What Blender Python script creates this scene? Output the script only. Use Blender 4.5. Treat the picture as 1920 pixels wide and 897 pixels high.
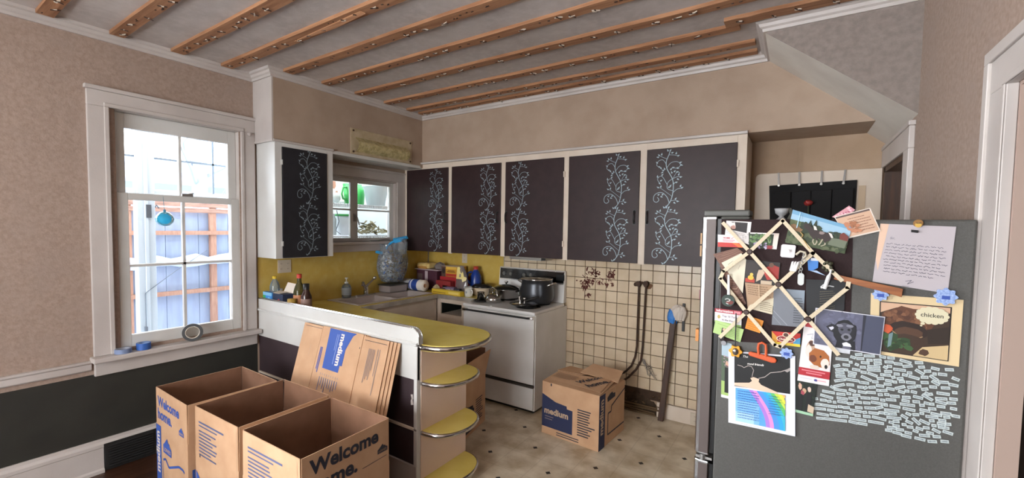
import bpy, bmesh, math, random
from mathutils import Vector, Matrix, Euler
for _o in list(bpy.data.objects): bpy.data.objects.remove(_o)
SC = bpy.context.scene
COL = SC.collection
rnd = random.Random(7)
PI = math.pi
# ---------------------------------------------------------------- camera
cam = bpy.data.cameras.new('camera'); camo = bpy.data.objects.new('camera', cam); COL.objects.link(camo)
def _cam_matrix(yaw, pitch, roll):
    cy, sy, cp, sp, cr, sr = math.cos(yaw), math.sin(yaw), math.cos(pitch), math.sin(pitch), math.cos(roll), math.sin(roll)
    f = Vector((sy*cp, cy*cp, sp)); r = Vector((cy, -sy, 0)); u = r.cross(f)
    r2 = cr*r + sr*u; u2 = -sr*r + cr*u
    return Matrix((r2, u2, -f)).transposed()
camo.matrix_world = Matrix.Translation((0, 0, 1.654)) @ _cam_matrix(math.radians(-33.34524), math.radians(-2.70202), math.radians(0.84793)).to_4x4()
cam.sensor_fit = 'HORIZONTAL'; cam.sensor_width = 36.0; cam.lens = 36.0*810.539/1920; cam.shift_y = 17.957/1920
cam.clip_start = 0.02; cam.clip_end = 200
SC.camera = camo
# ---------------------------------------------------------------- sky, exposure
wd = bpy.data.worlds.new('world'); SC.world = wd; wd.use_nodes = True
bg = wd.node_tree.nodes['Background']; bg.inputs[0].default_value = (0.80, 0.90, 1.0, 1); bg.inputs[1].default_value = 6.0
sun = bpy.data.lights.new('hazy_sun', 'SUN'); sun.energy = 4.0; sun.angle = math.radians(55); sun.color = (1.0, 0.97, 0.93)
suno = bpy.data.objects.new('hazy_sun', sun); COL.objects.link(suno); suno.rotation_euler = Vector((0.80, 0.20, -0.56)).to_track_quat('-Z', 'Y').to_euler()
SC.view_settings.view_transform = 'Standard'; SC.view_settings.look = 'None'; SC.view_settings.gamma = 1.0
SC.view_settings.use_curve_mapping = False; SC.view_settings.exposure = 0.85
SC.cycles.use_denoising = True; SC.cycles.max_bounces = 12; SC.cycles.diffuse_bounces = 8; SC.cycles.transparent_max_bounces = 12
SC.cycles.sample_clamp_indirect = 6.0
def portal(c, sx, sy, rot):          # window openings guide the sampling of the sky; they give off no light themselves
    l = bpy.data.lights.new('window_portal', 'AREA'); l.shape = 'RECTANGLE'; l.size = sx; l.size_y = sy; l.cycles.is_portal = True
    o = bpy.data.objects.new('window_portal', l); COL.objects.link(o); o.location = c; o.rotation_euler = rot
portal((-3.93, 1.35, 1.57), 1.75, 0.9, (0, -PI/2, 0))
portal((-3.93, 2.93, 1.82), 0.75, 0.95, (0, -PI/2, 0))
def daylight_fill(c, sx, sy, rot, watts, col):   # daylight lamps added at the unseen windows, brightening the room
    l = bpy.data.lights.new('window_daylight_fill', 'AREA'); l.shape = 'RECTANGLE'; l.size = sx; l.size_y = sy; l.energy = watts; l.color = col
    o = bpy.data.objects.new('window_daylight_fill', l); COL.objects.link(o); o.location = c; o.rotation_euler = rot
daylight_fill((-3.90, -0.95, 1.60), 1.6, 1.45, (0, -PI/2, 0), 130, (0.97, 0.98, 1.0))
daylight_fill((-1.5, -2.70, 1.6), 2.1, 1.55, (PI/2, 0, 0), 72, (1.0, 0.97, 0.94))
rl = bpy.data.lights.new('fill_lamp', 'POINT'); rl.energy = 12; rl.color = (1.0, 0.86, 0.70); rl.shadow_soft_size = 0.18   # unseen lamp added behind the camera as warm fill
rlo = bpy.data.objects.new('fill_lamp', rl); COL.objects.link(rlo); rlo.location = (-1.2, -0.7, 2.5)
# ---------------------------------------------------------------- helpers
def lin(c): c /= 255.0; return c/12.92 if c <= 0.04045 else ((c+0.055)/1.055)**2.4
def rgb(c):
    if isinstance(c, str): c = tuple(int(c[i:i+2], 16) for i in (0, 2, 4))
    return (lin(c[0]), lin(c[1]), lin(c[2]), 1)
_m = {}
def nd(nt, t, **k):
    n = nt.nodes.new(t)
    for a, b in k.items(): setattr(n, a, b)
    return n
def mat(name, c, rough=0.6, metal=0.0, noise=None, c2=None, bump=None, stretch=None, spec=0.5, rand=0.0, coat=0.0, two=None):
    if name in _m: return _m[name]
    m = bpy.data.materials.new(name); _m[name] = m; m.use_nodes = True
    nt = m.node_tree; p = nt.nodes['Principled BSDF']; L = nt.links.new
    p.inputs['Base Color'].default_value = rgb(c); p.inputs['Roughness'].default_value = rough; p.inputs['Metallic'].default_value = metal
    p.inputs['Specular IOR Level'].default_value = spec
    if coat: p.inputs['Coat Weight'].default_value = coat; p.inputs['Coat Roughness'].default_value = 0.12
    geo = nd(nt, 'ShaderNodeNewGeometry'); vec = geo.outputs['Position']
    if stretch:
        mp = nd(nt, 'ShaderNodeMapping'); mp.inputs['Scale'].default_value = stretch; L(vec, mp.inputs['Vector']); vec = mp.outputs['Vector']
    src = None
    if noise:
        n = nd(nt, 'ShaderNodeTexNoise'); n.inputs['Scale'].default_value = noise; n.inputs['Detail'].default_value = 6; L(vec, n.inputs['Vector'])
        r = nd(nt, 'ShaderNodeMapRange'); r.inputs[1].default_value = 0.35; r.inputs[2].default_value = 0.65; L(n.outputs['Fac'], r.inputs[0])
        x = nd(nt, 'ShaderNodeMix', data_type='RGBA'); x.inputs['A'].default_value = rgb(c); x.inputs['B'].default_value = rgb(c2 or c)
        L(r.outputs[0], x.inputs['Factor']); src = x.outputs['Result']
        if two:   # a second, larger or finer mottling (scale, colour, amount)
            n2 = nd(nt, 'ShaderNodeTexNoise'); n2.inputs['Scale'].default_value = two[0]; n2.inputs['Detail'].default_value = 4; L(vec, n2.inputs['Vector'])
            r2 = nd(nt, 'ShaderNodeMapRange'); r2.inputs[1].default_value = 0.45; r2.inputs[2].default_value = 0.7; r2.inputs[4].default_value = two[2]; L(n2.outputs['Fac'], r2.inputs[0])
            x2 = nd(nt, 'ShaderNodeMix', data_type='RGBA'); x2.inputs['B'].default_value = rgb(two[1]); L(src, x2.inputs['A']); L(r2.outputs[0], x2.inputs['Factor']); src = x2.outputs['Result']
    if rand:
        oi = nd(nt, 'ShaderNodeObjectInfo'); r = nd(nt, 'ShaderNodeMapRange'); r.inputs[3].default_value = 1-rand; r.inputs[4].default_value = 1+rand*0.5; L(oi.outputs['Random'], r.inputs[0])
        x = nd(nt, 'ShaderNodeMix', data_type='RGBA', blend_type='MULTIPLY'); x.inputs['Factor'].default_value = 1; x.inputs['A'].default_value = rgb(c)
        if src: L(src, x.inputs['A'])
        L(r.outputs[0], x.inputs['B']); src = x.outputs['Result']
    if src: L(src, p.inputs['Base Color'])
    if bump:
        n = nd(nt, 'ShaderNodeTexNoise'); n.inputs['Scale'].default_value = bump[0]; n.inputs['Detail'].default_value = 5; L(vec, n.inputs['Vector'])
        b = nd(nt, 'ShaderNodeBump'); b.inputs['Strength'].default_value = bump[1]; b.inputs['Distance'].default_value = 0.004; L(n.outputs['Fac'], b.inputs['Height']); L(b.outputs[0], p.inputs['Normal'])
    return m
def pm(c): return mat('print_'+c, c, 0.55)
def glass(name, tint=(1, 1, 1, 1), gloss=0.08, haze=None):
    if name in _m: return _m[name]
    m = bpy.data.materials.new(name); _m[name] = m; m.use_nodes = True; nt = m.node_tree; nt.nodes.remove(nt.nodes['Principled BSDF'])
    out = nt.nodes['Material Output']; t = nd(nt, 'ShaderNodeBsdfTransparent'); t.inputs[0].default_value = tint
    g = nd(nt, 'ShaderNodeBsdfGlossy'); g.inputs['Roughness'].default_value = 0.03; x = nd(nt, 'ShaderNodeMixShader'); L = nt.links.new
    lw = nd(nt, 'ShaderNodeLayerWeight'); lw.inputs[0].default_value = gloss*2.5
    L(lw.outputs['Fresnel'], x.inputs[0]); L(t.outputs[0], x.inputs[1]); L(g.outputs[0], x.inputs[2]); last = x
    if haze:   # milky plastic: (colour, amount)
        d = nd(nt, 'ShaderNodeBsdfDiffuse'); d.inputs[0].default_value = rgb(haze[0]); y = nd(nt, 'ShaderNodeMixShader'); y.inputs[0].default_value = haze[1]
        L(x.outputs[0], y.inputs[1]); L(d.outputs[0], y.inputs[2]); last = y
    L(last.outputs[0], out.inputs['Surface']); return m
class MB:
    def __init__(s): s.v = []; s.f = []; s.m = []; s.s = []
    def add(s, vs, fs, mi=0, sm=False):
        b = len(s.v); s.v += [Vector(v) for v in vs]
        for f in fs: s.f.append([b+i for i in f]); s.m.append(mi); s.s.append(sm)
        return s
    def box(s, x0, x1, y0, y1, z0, z1, mi=0):
        x0, x1 = min(x0, x1), max(x0, x1); y0, y1 = min(y0, y1), max(y0, y1); z0, z1 = min(z0, z1), max(z0, z1)
        return s.add([(x0,y0,z0),(x1,y0,z0),(x1,y1,z0),(x0,y1,z0),(x0,y0,z1),(x1,y0,z1),(x1,y1,z1),(x0,y1,z1)],
                     [(0,3,2,1),(4,5,6,7),(0,1,5,4),(1,2,6,5),(2,3,7,6),(3,0,4,7)], mi)
    def obb(s, c, sz, R=(0,0,0), mi=0):
        M = Euler(R).to_matrix(); c = Vector(c); hx, hy, hz = sz[0]/2, sz[1]/2, sz[2]/2
        return s.add([c+M@Vector(q) for q in [(-hx,-hy,-hz),(hx,-hy,-hz),(hx,hy,-hz),(-hx,hy,-hz),(-hx,-hy,hz),(hx,-hy,hz),(hx,hy,hz),(-hx,hy,hz)]],
                     [(0,3,2,1),(4,5,6,7),(0,1,5,4),(1,2,6,5),(2,3,7,6),(3,0,4,7)], mi)
    def slab(s, pts, off, mi=0):            # polygon (3d points) thickened by the vector off
        n = len(pts); off = Vector(off); a = [Vector(p) for p in pts]; b = [p+off for p in a]
        nr = sum(((a[i]).cross(a[(i+1) % n]) for i in range(n)), Vector()); flip = nr.dot(off) > 0
        fs = [tuple(range(n)), tuple(range(2*n-1, n-1, -1))]+[(i, n+i, n+(i+1) % n, (i+1) % n) for i in range(n)]
        if flip: fs = [tuple(reversed(f)) for f in fs]
        return s.add(a+b, fs, mi)
    def poly(s, pts, mi=0): return s.add(pts, [tuple(range(len(pts)))], mi)
    def cyl(s, p0, p1, r0, r1=None, n=14, mi=0, cap=True, sm=True):
        r1 = r0 if r1 is None else r1; p0, p1 = Vector(p0), Vector(p1); d = (p1-p0).normalized()
        a = d.orthogonal().normalized(); b = d.cross(a)
        vs = [p0+r0*(a*math.cos(2*PI*i/n)+b*math.sin(2*PI*i/n)) for i in range(n)]+[p1+r1*(a*math.cos(2*PI*i/n)+b*math.sin(2*PI*i/n)) for i in range(n)]
        s.add(vs, [(i, (i+1) % n, n+(i+1) % n, n+i) for i in range(n)], mi, sm)
        if cap: s.add(vs, [tuple(range(n-1, -1, -1)), tuple(range(n, 2*n))], mi)
        return s
    def lathe(s, prof, c, n=24, mi=0, sm=True, axis=2):
        c = Vector(c); vs = []
        for r, z in prof:
            for i in range(n):
                q = (r*math.cos(2*PI*i/n), r*math.sin(2*PI*i/n), z)
                vs.append(c+Vector(q if axis == 2 else ((q[2], q[0], q[1]) if axis == 0 else (q[1], q[2], q[0]))))
        fs = [(k*n+i, k*n+(i+1) % n, (k+1)*n+(i+1) % n, (k+1)*n+i) for k in range(len(prof)-1) for i in range(n)]
        return s.add(vs, fs, mi, sm)
    def tube(s, pts, r, n=6, mi=0):
        pts = [Vector(p) for p in pts]; rs = r if isinstance(r, (list, tuple)) else [r]*len(pts); vs = []; up = None
        for i, p in enumerate(pts):
            d = (pts[min(i+1, len(pts)-1)]-pts[max(i-1, 0)]).normalized()
            if up is None: up = d.orthogonal().normalized()
            a = (up-d*up.dot(d)).normalized(); up = a; b = d.cross(a)
            vs += [p+rs[i]*(a*math.cos(2*PI*k/n)+b*math.sin(2*PI*k/n)) for k in range(n)]
        fs = [(i*n+k, i*n+(k+1) % n, (i+1)*n+(k+1) % n, (i+1)*n+k) for i in range(len(pts)-1) for k in range(n)]
        s.add(vs, fs, mi, True); s.add(vs, [tuple(range(n-1, -1, -1)), tuple(range(len(vs)-n, len(vs)))], mi); return s
    def ball(s, c, r, n=14, mi=0, jit=0):
        r = (r, r, r) if not isinstance(r, tuple) else r; k = n//2; vs = []; c = Vector(c)
        for j in range(k+1):
            t = PI*j/k
            for i in range(n):
                g = 1+(rnd.uniform(-jit, jit) if jit else 0)
                vs.append(c+Vector((r[0]*math.sin(t)*math.cos(2*PI*i/n)*g, r[1]*math.sin(t)*math.sin(2*PI*i/n)*g, r[2]*math.cos(t)*g)))
        return s.add(vs, [(j*n+i, (j+1)*n+i, (j+1)*n+(i+1) % n, j*n+(i+1) % n) for j in range(k) for i in range(n)], mi, True)
    def sweep(s, path, prof, mi=0):         # path of (x,y) with the room on its right; profile of (distance from wall, z)
        P = [Vector(p) for p in path]; n = len(P); vs = []
        for i, p in enumerate(P):
            d0 = (P[i]-P[i-1]).normalized() if i else None; d1 = (P[i+1]-P[i]).normalized() if i < n-1 else None
            n0 = Vector((d0.y, -d0.x)) if d0 else None; n1 = Vector((d1.y, -d1.x)) if d1 else None
            q = n0 if n1 is None else n1 if n0 is None else (n0+n1)/(1+n0.dot(n1))
            vs += [(p.x+q.x*o, p.y+q.y*o, z) for o, z in prof]
        k = len(prof)
        s.add(vs, [(i*k+j, i*k+(j+1) % k, (i+1)*k+(j+1) % k, (i+1)*k+j) for i in range(n-1) for j in range(k)], mi)
        return s.add(vs, [tuple(range(k)), tuple(range(len(vs)-1, len(vs)-k-1, -1))], mi)
ORG = {}
def build(mb, name, mats, parent=None, bevel=0, label=None, kind=None, seg=2, base=False):
    me = bpy.data.meshes.new(name); xs = [v.x for v in mb.v]; ys = [v.y for v in mb.v]; zs = [v.z for v in mb.v]
    c = Vector(((min(xs)+max(xs))/2, (min(ys)+max(ys))/2, min(zs) if parent is None else (min(zs)+max(zs))/2))
    me.from_pydata([v-c for v in mb.v], [], mb.f)
    mats = mats if isinstance(mats, (list, tuple)) else [mats]
    for m in mats: me.materials.append(m)
    me.polygons.foreach_set('material_index', mb.m); me.polygons.foreach_set('use_smooth', mb.s); me.update()
    o = bpy.data.objects.new(name, me); COL.objects.link(o); ORG[o.name] = c
    if parent is not None: o.parent = parent; o.location = c-ORG[parent.name]
    else: o.location = c
    if bevel:
        b = o.modifiers.new('bevel', 'BEVEL'); b.width = bevel; b.segments = seg; b.limit_method = 'ANGLE'; b.angle_limit = 0.7
    if label: o['label'] = label
    if kind: o['kind'] = kind
    return o
def fixn(o):                               # consistent outward normals where a mesh was wound by hand
    bm = bmesh.new(); bm.from_mesh(o.data); bmesh.ops.recalc_face_normals(bm, faces=bm.faces); bm.to_mesh(o.data); bm.free(); return o
def tag(o, label, cat, group=None):
    o['label'] = label; o['category'] = cat
    if group: o['group'] = group
    return o
def thing(name, label, cat, loc=(0,0,0), rotz=None, group=None):   # rotz given: children use coordinates local to the thing
    o = bpy.data.objects.new(name, None); COL.objects.link(o); o.empty_display_size = 0.05; o.location = loc
    ORG[o.name] = Vector(loc) if rotz is None else Vector((0,0,0))
    if rotz is not None: o.rotation_euler = (0, 0, rotz)
    return tag(o, label, cat, group)
def struct(mb, name, mats, **k): return build(mb, name, mats, kind='structure', **k)
def single(mb, name, mats, label, cat, group=None, **k): return tag(build(mb, name, mats, **k), label, cat, group)
_dg = None
def text_polys(s, bold=0.0, shear=0.0, spacing=1.0):
    cu = bpy.data.curves.new('t', 'FONT'); cu.body = s; cu.size = 1; cu.offset = bold; cu.shear = shear; cu.space_character = spacing; cu.resolution_u = 3
    o = bpy.data.objects.new('t', cu); COL.objects.link(o); dg = bpy.context.evaluated_depsgraph_get(); dg.update()
    me = bpy.data.meshes.new_from_object(o.evaluated_get(dg)); vs = [v.co.copy() for v in me.vertices]; fs = [tuple(p.vertices) for p in me.polygons]
    bpy.data.objects.remove(o); bpy.data.curves.remove(cu); bpy.data.meshes.remove(me)
    if not vs: return [], []
    x0 = min(v.x for v in vs); x1 = max(v.x for v in vs)
    return [((v.x-x0)/(x1-x0), v.y/(x1-x0)) for v in vs], fs     # scaled to unit width
class Print:                               # flat printing on a surface: origin, right and up vectors, outward normal
    def __init__(s, o, x, y, lift=0.0006):
        s.o, s.x, s.y = Vector(o), Vector(x), Vector(y); s.n = s.x.cross(s.y).normalized(); s.mb = MB(); s.mats = []; s.k = 0; s.lift = lift
    def mi(s, c):
        m = pm(c) if isinstance(c, str) else c
        if m not in s.mats: s.mats.append(m)
        return s.mats.index(m)
    def P(s, u, v): return s.o+s.x*u+s.y*v+s.n*(s.lift+0.00006*s.k)
    def poly(s, pts, c): s.k += 1; s.mb.poly([s.P(*p) for p in pts], s.mi(c))
    def rect(s, u0, v0, u1, v1, c): s.poly([(u0, v0), (u1, v0), (u1, v1), (u0, v1)], c)
    def ell(s, u, v, ru, rv, c, n=14, j=0): s.poly([(u+ru*math.cos(2*PI*i/n)*(1+rnd.uniform(-j, j)), v+rv*math.sin(2*PI*i/n)*(1+rnd.uniform(-j, j))) for i in range(n)], c)
    def line(s, pts, w, c):
        s.k += 1
        for (a, b) in zip(pts[:-1], pts[1:]):
            a, b = Vector(a), Vector(b); d = (b-a); 
            if d.length < 1e-6: continue
            d.normalize(); q = Vector((-d.y, d.x))*w/2; s.mb.poly([s.P(*(a+q)), s.P(*(a-q)), s.P(*(b-q)), s.P(*(b+q))], s.mi(c))
    def text(s, t, u, v, w, c, bold=0.0, rot=0.0, shear=0.0, spacing=1.0):   # w = width of the line of text, (u,v) = left end of its baseline
        s.k += 1; ps, fs = text_polys(t, bold, shear, spacing); ca, sa = math.cos(rot)*w, math.sin(rot)*w
        s.mb.add([s.P(u+x*ca-y*sa, v+x*sa+y*ca) for x, y in ps], fs, s.mi(c))
    def lines(s, u, v, w, n, step, h, c, rag=0.3, seed=1):      # fine print too small to read
        r = random.Random(seed)
        for i in range(n): s.rect(u, v-i*step, u+w*(1-rag*r.random()), v-i*step+h, c)
    def done(s, name, parent): return build(s.mb, name, s.mats, parent)
def grid_cells(ys, zs, holes):             # rectangles of a wall around its openings
    out = []
    for a, b in zip(ys[:-1], ys[1:]):
        for c, d in zip(zs[:-1], zs[1:]):
            if not any(a >= h[0]-1e-6 and b <= h[1]+1e-6 and c >= h[2]-1e-6 and d <= h[3]+1e-6 for h in holes): out.append((a, b, c, d))
    return out
# ---------------------------------------------------------------- materials
WHITE = mat('white_paint', (194, 187, 182), 0.45, noise=3, c2=(180, 172, 167), bump=(90, 0.08))
WHITE2 = mat('white_gloss_paint', (208, 208, 205), 0.3, noise=2.5, c2=(196, 195, 191))
CREAM = mat('cream_paint', (214, 200, 184), 0.5, noise=4, c2=(203, 188, 171))
PAPER = mat('mottled_wallpaper', (164, 144, 131), 0.85, noise=55, c2=(149, 129, 116), bump=(120, 0.35), two=(7, (156, 138, 127), 0.6))
PLASTER = mat('beige_plaster', (172, 152, 134), 0.85, noise=5, c2=(162, 141, 123), bump=(140, 0.3))
PLASTER2 = mat('grey_plaster', (176, 168, 160), 0.9, noise=30, c2=(160, 152, 145), bump=(140, 0.35))
CEIL = mat('bare_ceiling_board', (190, 181, 176), 0.9, noise=4, c2=(174, 165, 160), bump=(60, 0.2), two=(18, (200, 192, 188), 0.5))
STRIP = mat('rough_pine', (172, 126, 92), 0.85, noise=6, c2=(142, 98, 68), stretch=(0.6, 9, 9), bump=(40, 0.4), rand=0.12)
GREEN = mat('dark_olive_paint', (48, 48, 43), 0.55, noise=6, c2=(42, 42, 38))
PLUM = mat('dark_plum_paint', (54, 41, 45), 0.55, noise=8, c2=(58, 45, 49), bump=(150, 0.15))
DOORP = mat('brown_black_paint', (50, 34, 35), 0.42, noise=14, c2=(43, 29, 30), bump=(220, 0.12), spec=0.3)
DOORB = mat('blue_black_paint', (33, 34, 40), 0.45, noise=14, c2=(28, 29, 35), bump=(220, 0.12))
VINE = mat('silver_stencil_paint', (142, 158, 167), 0.45, 0.2)
YEL = mat('yellow_laminate', (220, 202, 112), 0.25, noise=9, c2=(214, 194, 100))
YELB = mat('yellow_backsplash_laminate', (196, 168, 86), 0.22, noise=4, c2=(186, 156, 72), two=(14, (206, 182, 108), 0.4))
CHROME = mat('chrome', (205, 205, 205), 0.16, 1.0)
STEEL = mat('stainless_steel', (190, 190, 188), 0.28, 1.0, noise=60, c2=(175, 175, 173), stretch=(1, 1, 0.02))
ALU = mat('dull_metal', (170, 168, 165), 0.4, 0.9)
CARD = mat('corrugated_cardboard', (196, 158, 124), 0.85, noise=8, c2=(186, 147, 113), bump=(200, 0.1))
CARD_SHADE = mat('corrugated_cardboard_shaded_inside', (128, 92, 70), 0.9, noise=8, c2=(116, 82, 60))  # same board as outside, darkened to paint in the box interior's shade
INK = mat('blue_ink', (52, 84, 160), 0.7); INKD = mat('dark_and_shaded_ink', (44, 46, 58), 0.7); INK_SHADE = mat('shaded_blue_ink', (34, 42, 76), 0.7)  # dark inks put shade into the blue print; small dark marks too
ENAMEL = mat('white_enamel', (222, 221, 219), 0.18, noise=4, c2=(212, 211, 208))
SINKM = mat('old_white_porcelain', (196, 186, 182), 0.3, noise=5, c2=(182, 172, 167))
BLACK = mat('black_plastic', (22, 22, 23), 0.4)
BLACKG = mat('black_glass', (12, 12, 13), 0.08)
TILE = mat('cream_glazed_tile', (210, 193, 167), 0.22, noise=9, c2=(200, 181, 153), rand=0.06)
GROUT = mat('dark_grout', (74, 54, 38), 0.9, noise=20, c2=(58, 42, 30))
RUST = mat('rusty_pipe', (52, 38, 30), 0.7, 0.3, noise=40, c2=(78, 52, 36))
WOODD = mat('dark_brown_wood', (74, 47, 31), 0.5, noise=5, c2=(54, 36, 26), stretch=(10, 10, 1))
WOODM = mat('orange_brown_wood', (158, 98, 58), 0.5, noise=6, c2=(132, 78, 44), stretch=(1.2, 12, 12))
FLOORW = mat('dark_stained_oak', (70, 44, 30), 0.35, noise=8, c2=(50, 30, 20), stretch=(12, 1.2, 1), rand=0.25)
GLASS = glass('window_glass')
FRIDGE = mat('charcoal_fridge_paint', (82, 81, 78), 0.5, noise=300, c2=(74, 73, 70), bump=(500, 0.15))
def lattice_floor():
    m = bpy.data.materials.new('vinyl_with_dark_diamonds'); m.use_nodes = True; nt = m.node_tree; p = nt.nodes['Principled BSDF']; L = nt.links.new
    geo = nd(nt, 'ShaderNodeNewGeometry'); sep = nd(nt, 'ShaderNodeSeparateXYZ'); L(geo.outputs['Position'], sep.inputs[0])
    def mth(op, a, b=None):
        n = nd(nt, 'ShaderNodeMath', operation=op)
        for i, q in enumerate((a, b)):
            if q is None: continue
            if isinstance(q, (int, float)): n.inputs[i].default_value = q
            else: L(q, n.inputs[i])
        return n.outputs[0]
    u = mth('DIVIDE', mth('ADD', sep.outputs[0], 1.104), 0.2425); v = mth('DIVIDE', mth('SUBTRACT', sep.outputs[1], 3.259), 0.2425)
    def cell(q): return mth('ABSOLUTE', mth('SUBTRACT', mth('FRACT', mth('ADD', q, 100.5)), 0.5))
    a = cell(mth('MULTIPLY', mth('ADD', u, v), 0.5)); b = cell(mth('MULTIPLY', mth('SUBTRACT', u, v), 0.5))
    dot = mth('LESS_THAN', mth('MAXIMUM', a, b), 0.042)
    cu, cv = cell(mth('MULTIPLY', mth('ADD', u, 0), 1)), cell(mth('MULTIPLY', v, 1))
    seam = mth('MULTIPLY', mth('GREATER_THAN', mth('MAXIMUM', cu, cv), 0.487), 0.16)
    n = nd(nt, 'ShaderNodeTexNoise'); n.inputs['Scale'].default_value = 6; n.inputs['Detail'].default_value = 8; L(geo.outputs['Position'], n.inputs['Vector'])
    r = nd(nt, 'ShaderNodeValToRGB'); e = r.color_ramp.elements; e[0].position = 0.34; e[0].color = rgb((180, 161, 132)); e[1].position = 0.62; e[1].color = rgb((218, 206, 184)); L(n.outputs['Fac'], r.inputs[0])
    x0 = nd(nt, 'ShaderNodeMix', data_type='RGBA'); x0.inputs['B'].default_value = rgb((96, 76, 54)); L(seam, x0.inputs['Factor']); L(r.outputs[0], x0.inputs['A'])
    x = nd(nt, 'ShaderNodeMix', data_type='RGBA'); x.inputs['B'].default_value = rgb((24, 20, 18)); L(dot, x.inputs['Factor']); L(x0.outputs['Result'], x.inputs['A'])
    L(x.outputs['Result'], p.inputs['Base Color']); p.inputs['Roughness'].default_value = 0.42
    return m
VINYL = lattice_floor()
# ---------------------------------------------------------------- the room
ZC = 2.885
struct(MB().box(-3.79, 2.2, 1.83, 3.90, -0.1, 0.0), 'floor', VINYL)
fl = struct(MB().box(-3.79, 2.2, -2.6, 1.83, -0.1, -0.018), 'floor', WOODD)
i = 0; x = -3.79
while x < -1.75:
    build(MB().box(x+0.001, x+0.064, 0.3, 1.828, -0.018, 0.0), 'plank', FLOORW, fl); x += 0.065
build(MB().box(x, 2.2, -2.6, 1.828, -0.018, 0.0), 'plank_field', FLOORW, fl, kind='stuff')
build(MB().box(-3.79, x, -2.6, 0.298, -0.018, 0.0), 'plank_field', FLOORW, fl, kind='stuff')
struct(MB().box(1.3, 2.2, 1.83, 1.84, 0, 0.012), 'trim_9', WOODD)
# ceiling board with furring strips
ce = struct(MB().box(-3.94, 2.3, -2.75, 4.05, ZC, 3.0), 'ceiling', CEIL)
SCRAP = mat('torn_tile_scraps', (190, 176, 160), 0.9); NAIL = mat('rusty_staples', (58, 38, 28), 0.7)
def furring(y0, y1, xa, xb, seed):
    r = random.Random(seed)
    mb = MB(); n = 14; vs = []
    for k in range(n+1):                    # hand-nailed: the edges wander a little
        x = xa+(xb-xa)*k/n; w = r.uniform(-0.003, 0.003); d = r.uniform(-0.002, 0.002)
        vs += [(x, y0+w, ZC), (x, y0+w, ZC-0.021+d), (x, y1+w, ZC-0.021+d), (x, y1+w, ZC)]
    fs = [(4*k+j, 4*k+(j+1) % 4, 4*k+4+(j+1) % 4, 4*k+4+j) for k in range(n) for j in range(4)]+[(0,1,2,3), tuple(4*n+j for j in (3,2,1,0))]
    mb.add(vs, fs); st = fixn(build(mb, 'furring_strip', STRIP, ce))
    sc = MB(); x = xa+0.08; zb = ZC-0.021
    while x < xb-0.05:
        yc = (y0+y1)/2+r.uniform(-0.018, 0.018); a = r.uniform(-0.5, 0.5)
        if r.random() < 0.62:
            l = r.uniform(0.008, 0.026); w = r.uniform(0.004, 0.009)
            c, s = math.cos(a), math.sin(a); q = [(-l, -w), (l*0.3, -w*0.7), (l, 0), (l*0.2, w), (-l*0.8, w*0.5)]
            pts = [(x+u*c-v*s, yc+u*s+v*c, zb-0.001-r.uniform(0, 0.006)) for u, v in q]
            sc.slab(pts, (0, 0, -0.005), 0)
            sc.obb((x, yc, zb-0.008), (0.045, 0.004, 0.005), (0, r.uniform(-.3, .3), a+r.uniform(0.5, 1.4)), 1)
        else:
            for _ in range(r.randint(1, 3)):
                sc.obb((x+r.uniform(-.05, .05), yc+r.uniform(-.012, .012), zb-0.001), (r.uniform(.008, .02), 0.006, 0.004), (0, 0, r.uniform(-.4, .4)), 1)
        x += r.uniform(0.07, 0.17)
    build(sc, 'tile_scrap', [SCRAP, NAIL], st, kind='stuff', label='torn white scraps and rusty staples left on the strip')
    return st
for k, (y0, y1, xa, xb) in enumerate([(0.29,0.365,-3.74,2.0),(0.615,0.69,-3.74,2.0),(0.935,1.01,-3.735,2.0),(1.265,1.345,-3.735,2.0),(1.58,1.66,-3.735,2.0),(1.90,1.98,-3.44,0.485),
      (2.225,2.30,-3.44,0.485),(2.56,2.635,-3.44,0.485),(2.895,2.965,-3.44,-0.33),(2.80,2.89,-0.40,0.485),(3.19,3.255,-3.44,-0.27),(3.36,3.425,-3.44,-0.27)]): furring(y0, y1, xa, xb, 40+k)
st = build(MB().slab([(-2.80,1.625,ZC-.022),(-2.1,1.60,ZC-.022),(-2.08,1.62,ZC-.03),(-2.4,1.64,ZC-.03)], (0,0,-0.006)), 'splinter', STRIP, ce)
# left wall with its two windows (and a third one beside the camera)
WINS = [(0.965, 1.725, 0.80, 2.40), (2.52, 3.37, 1.49, 2.15), (-1.70, -0.20, 0.78, 2.42)]
ys = [-2.6, -1.70, -0.20, 0.82, 0.965, 1.725, 1.85, 2.52, 3.37, 4.02]; zs = [0, 0.66, 0.78, 0.80, 1.49, 2.15, 2.40, 2.42, ZC]
lw = MB()
for a, b, c, d in grid_cells(ys, zs, WINS): lw.box(-3.94, -3.79, a, b, c, d, 1 if d <= 0.67 and b <= 1.86 else (2 if a >= 1.84 else 0))
struct(lw, 'wall_left', [PAPER, GREEN, PLASTER])
# back wall: plaster core 3.885.., tiles added below
wb = struct(MB().box(-3.94, 2.2, 3.885, 4.02, 0, ZC), 'wall_back', mat('tan_plaster', (176, 152, 128), 0.85, noise=5, c2=(164, 140, 116), bump=(140, 0.3)))
# right wall with the two doorways
DOORS = [(-0.3, 1.745, 0, 2.07), (3.14, 3.83, 0, 2.10)]
rw = MB()
for a, b, c, d in grid_cells([-2.6, -0.3, 1.745, 3.14, 3.83, 3.885], [0, 2.07, 2.10, ZC], DOORS): rw.box(0.488, 0.53, a, b, c, d)
struct(rw, 'wall_right', PAPER)
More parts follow.
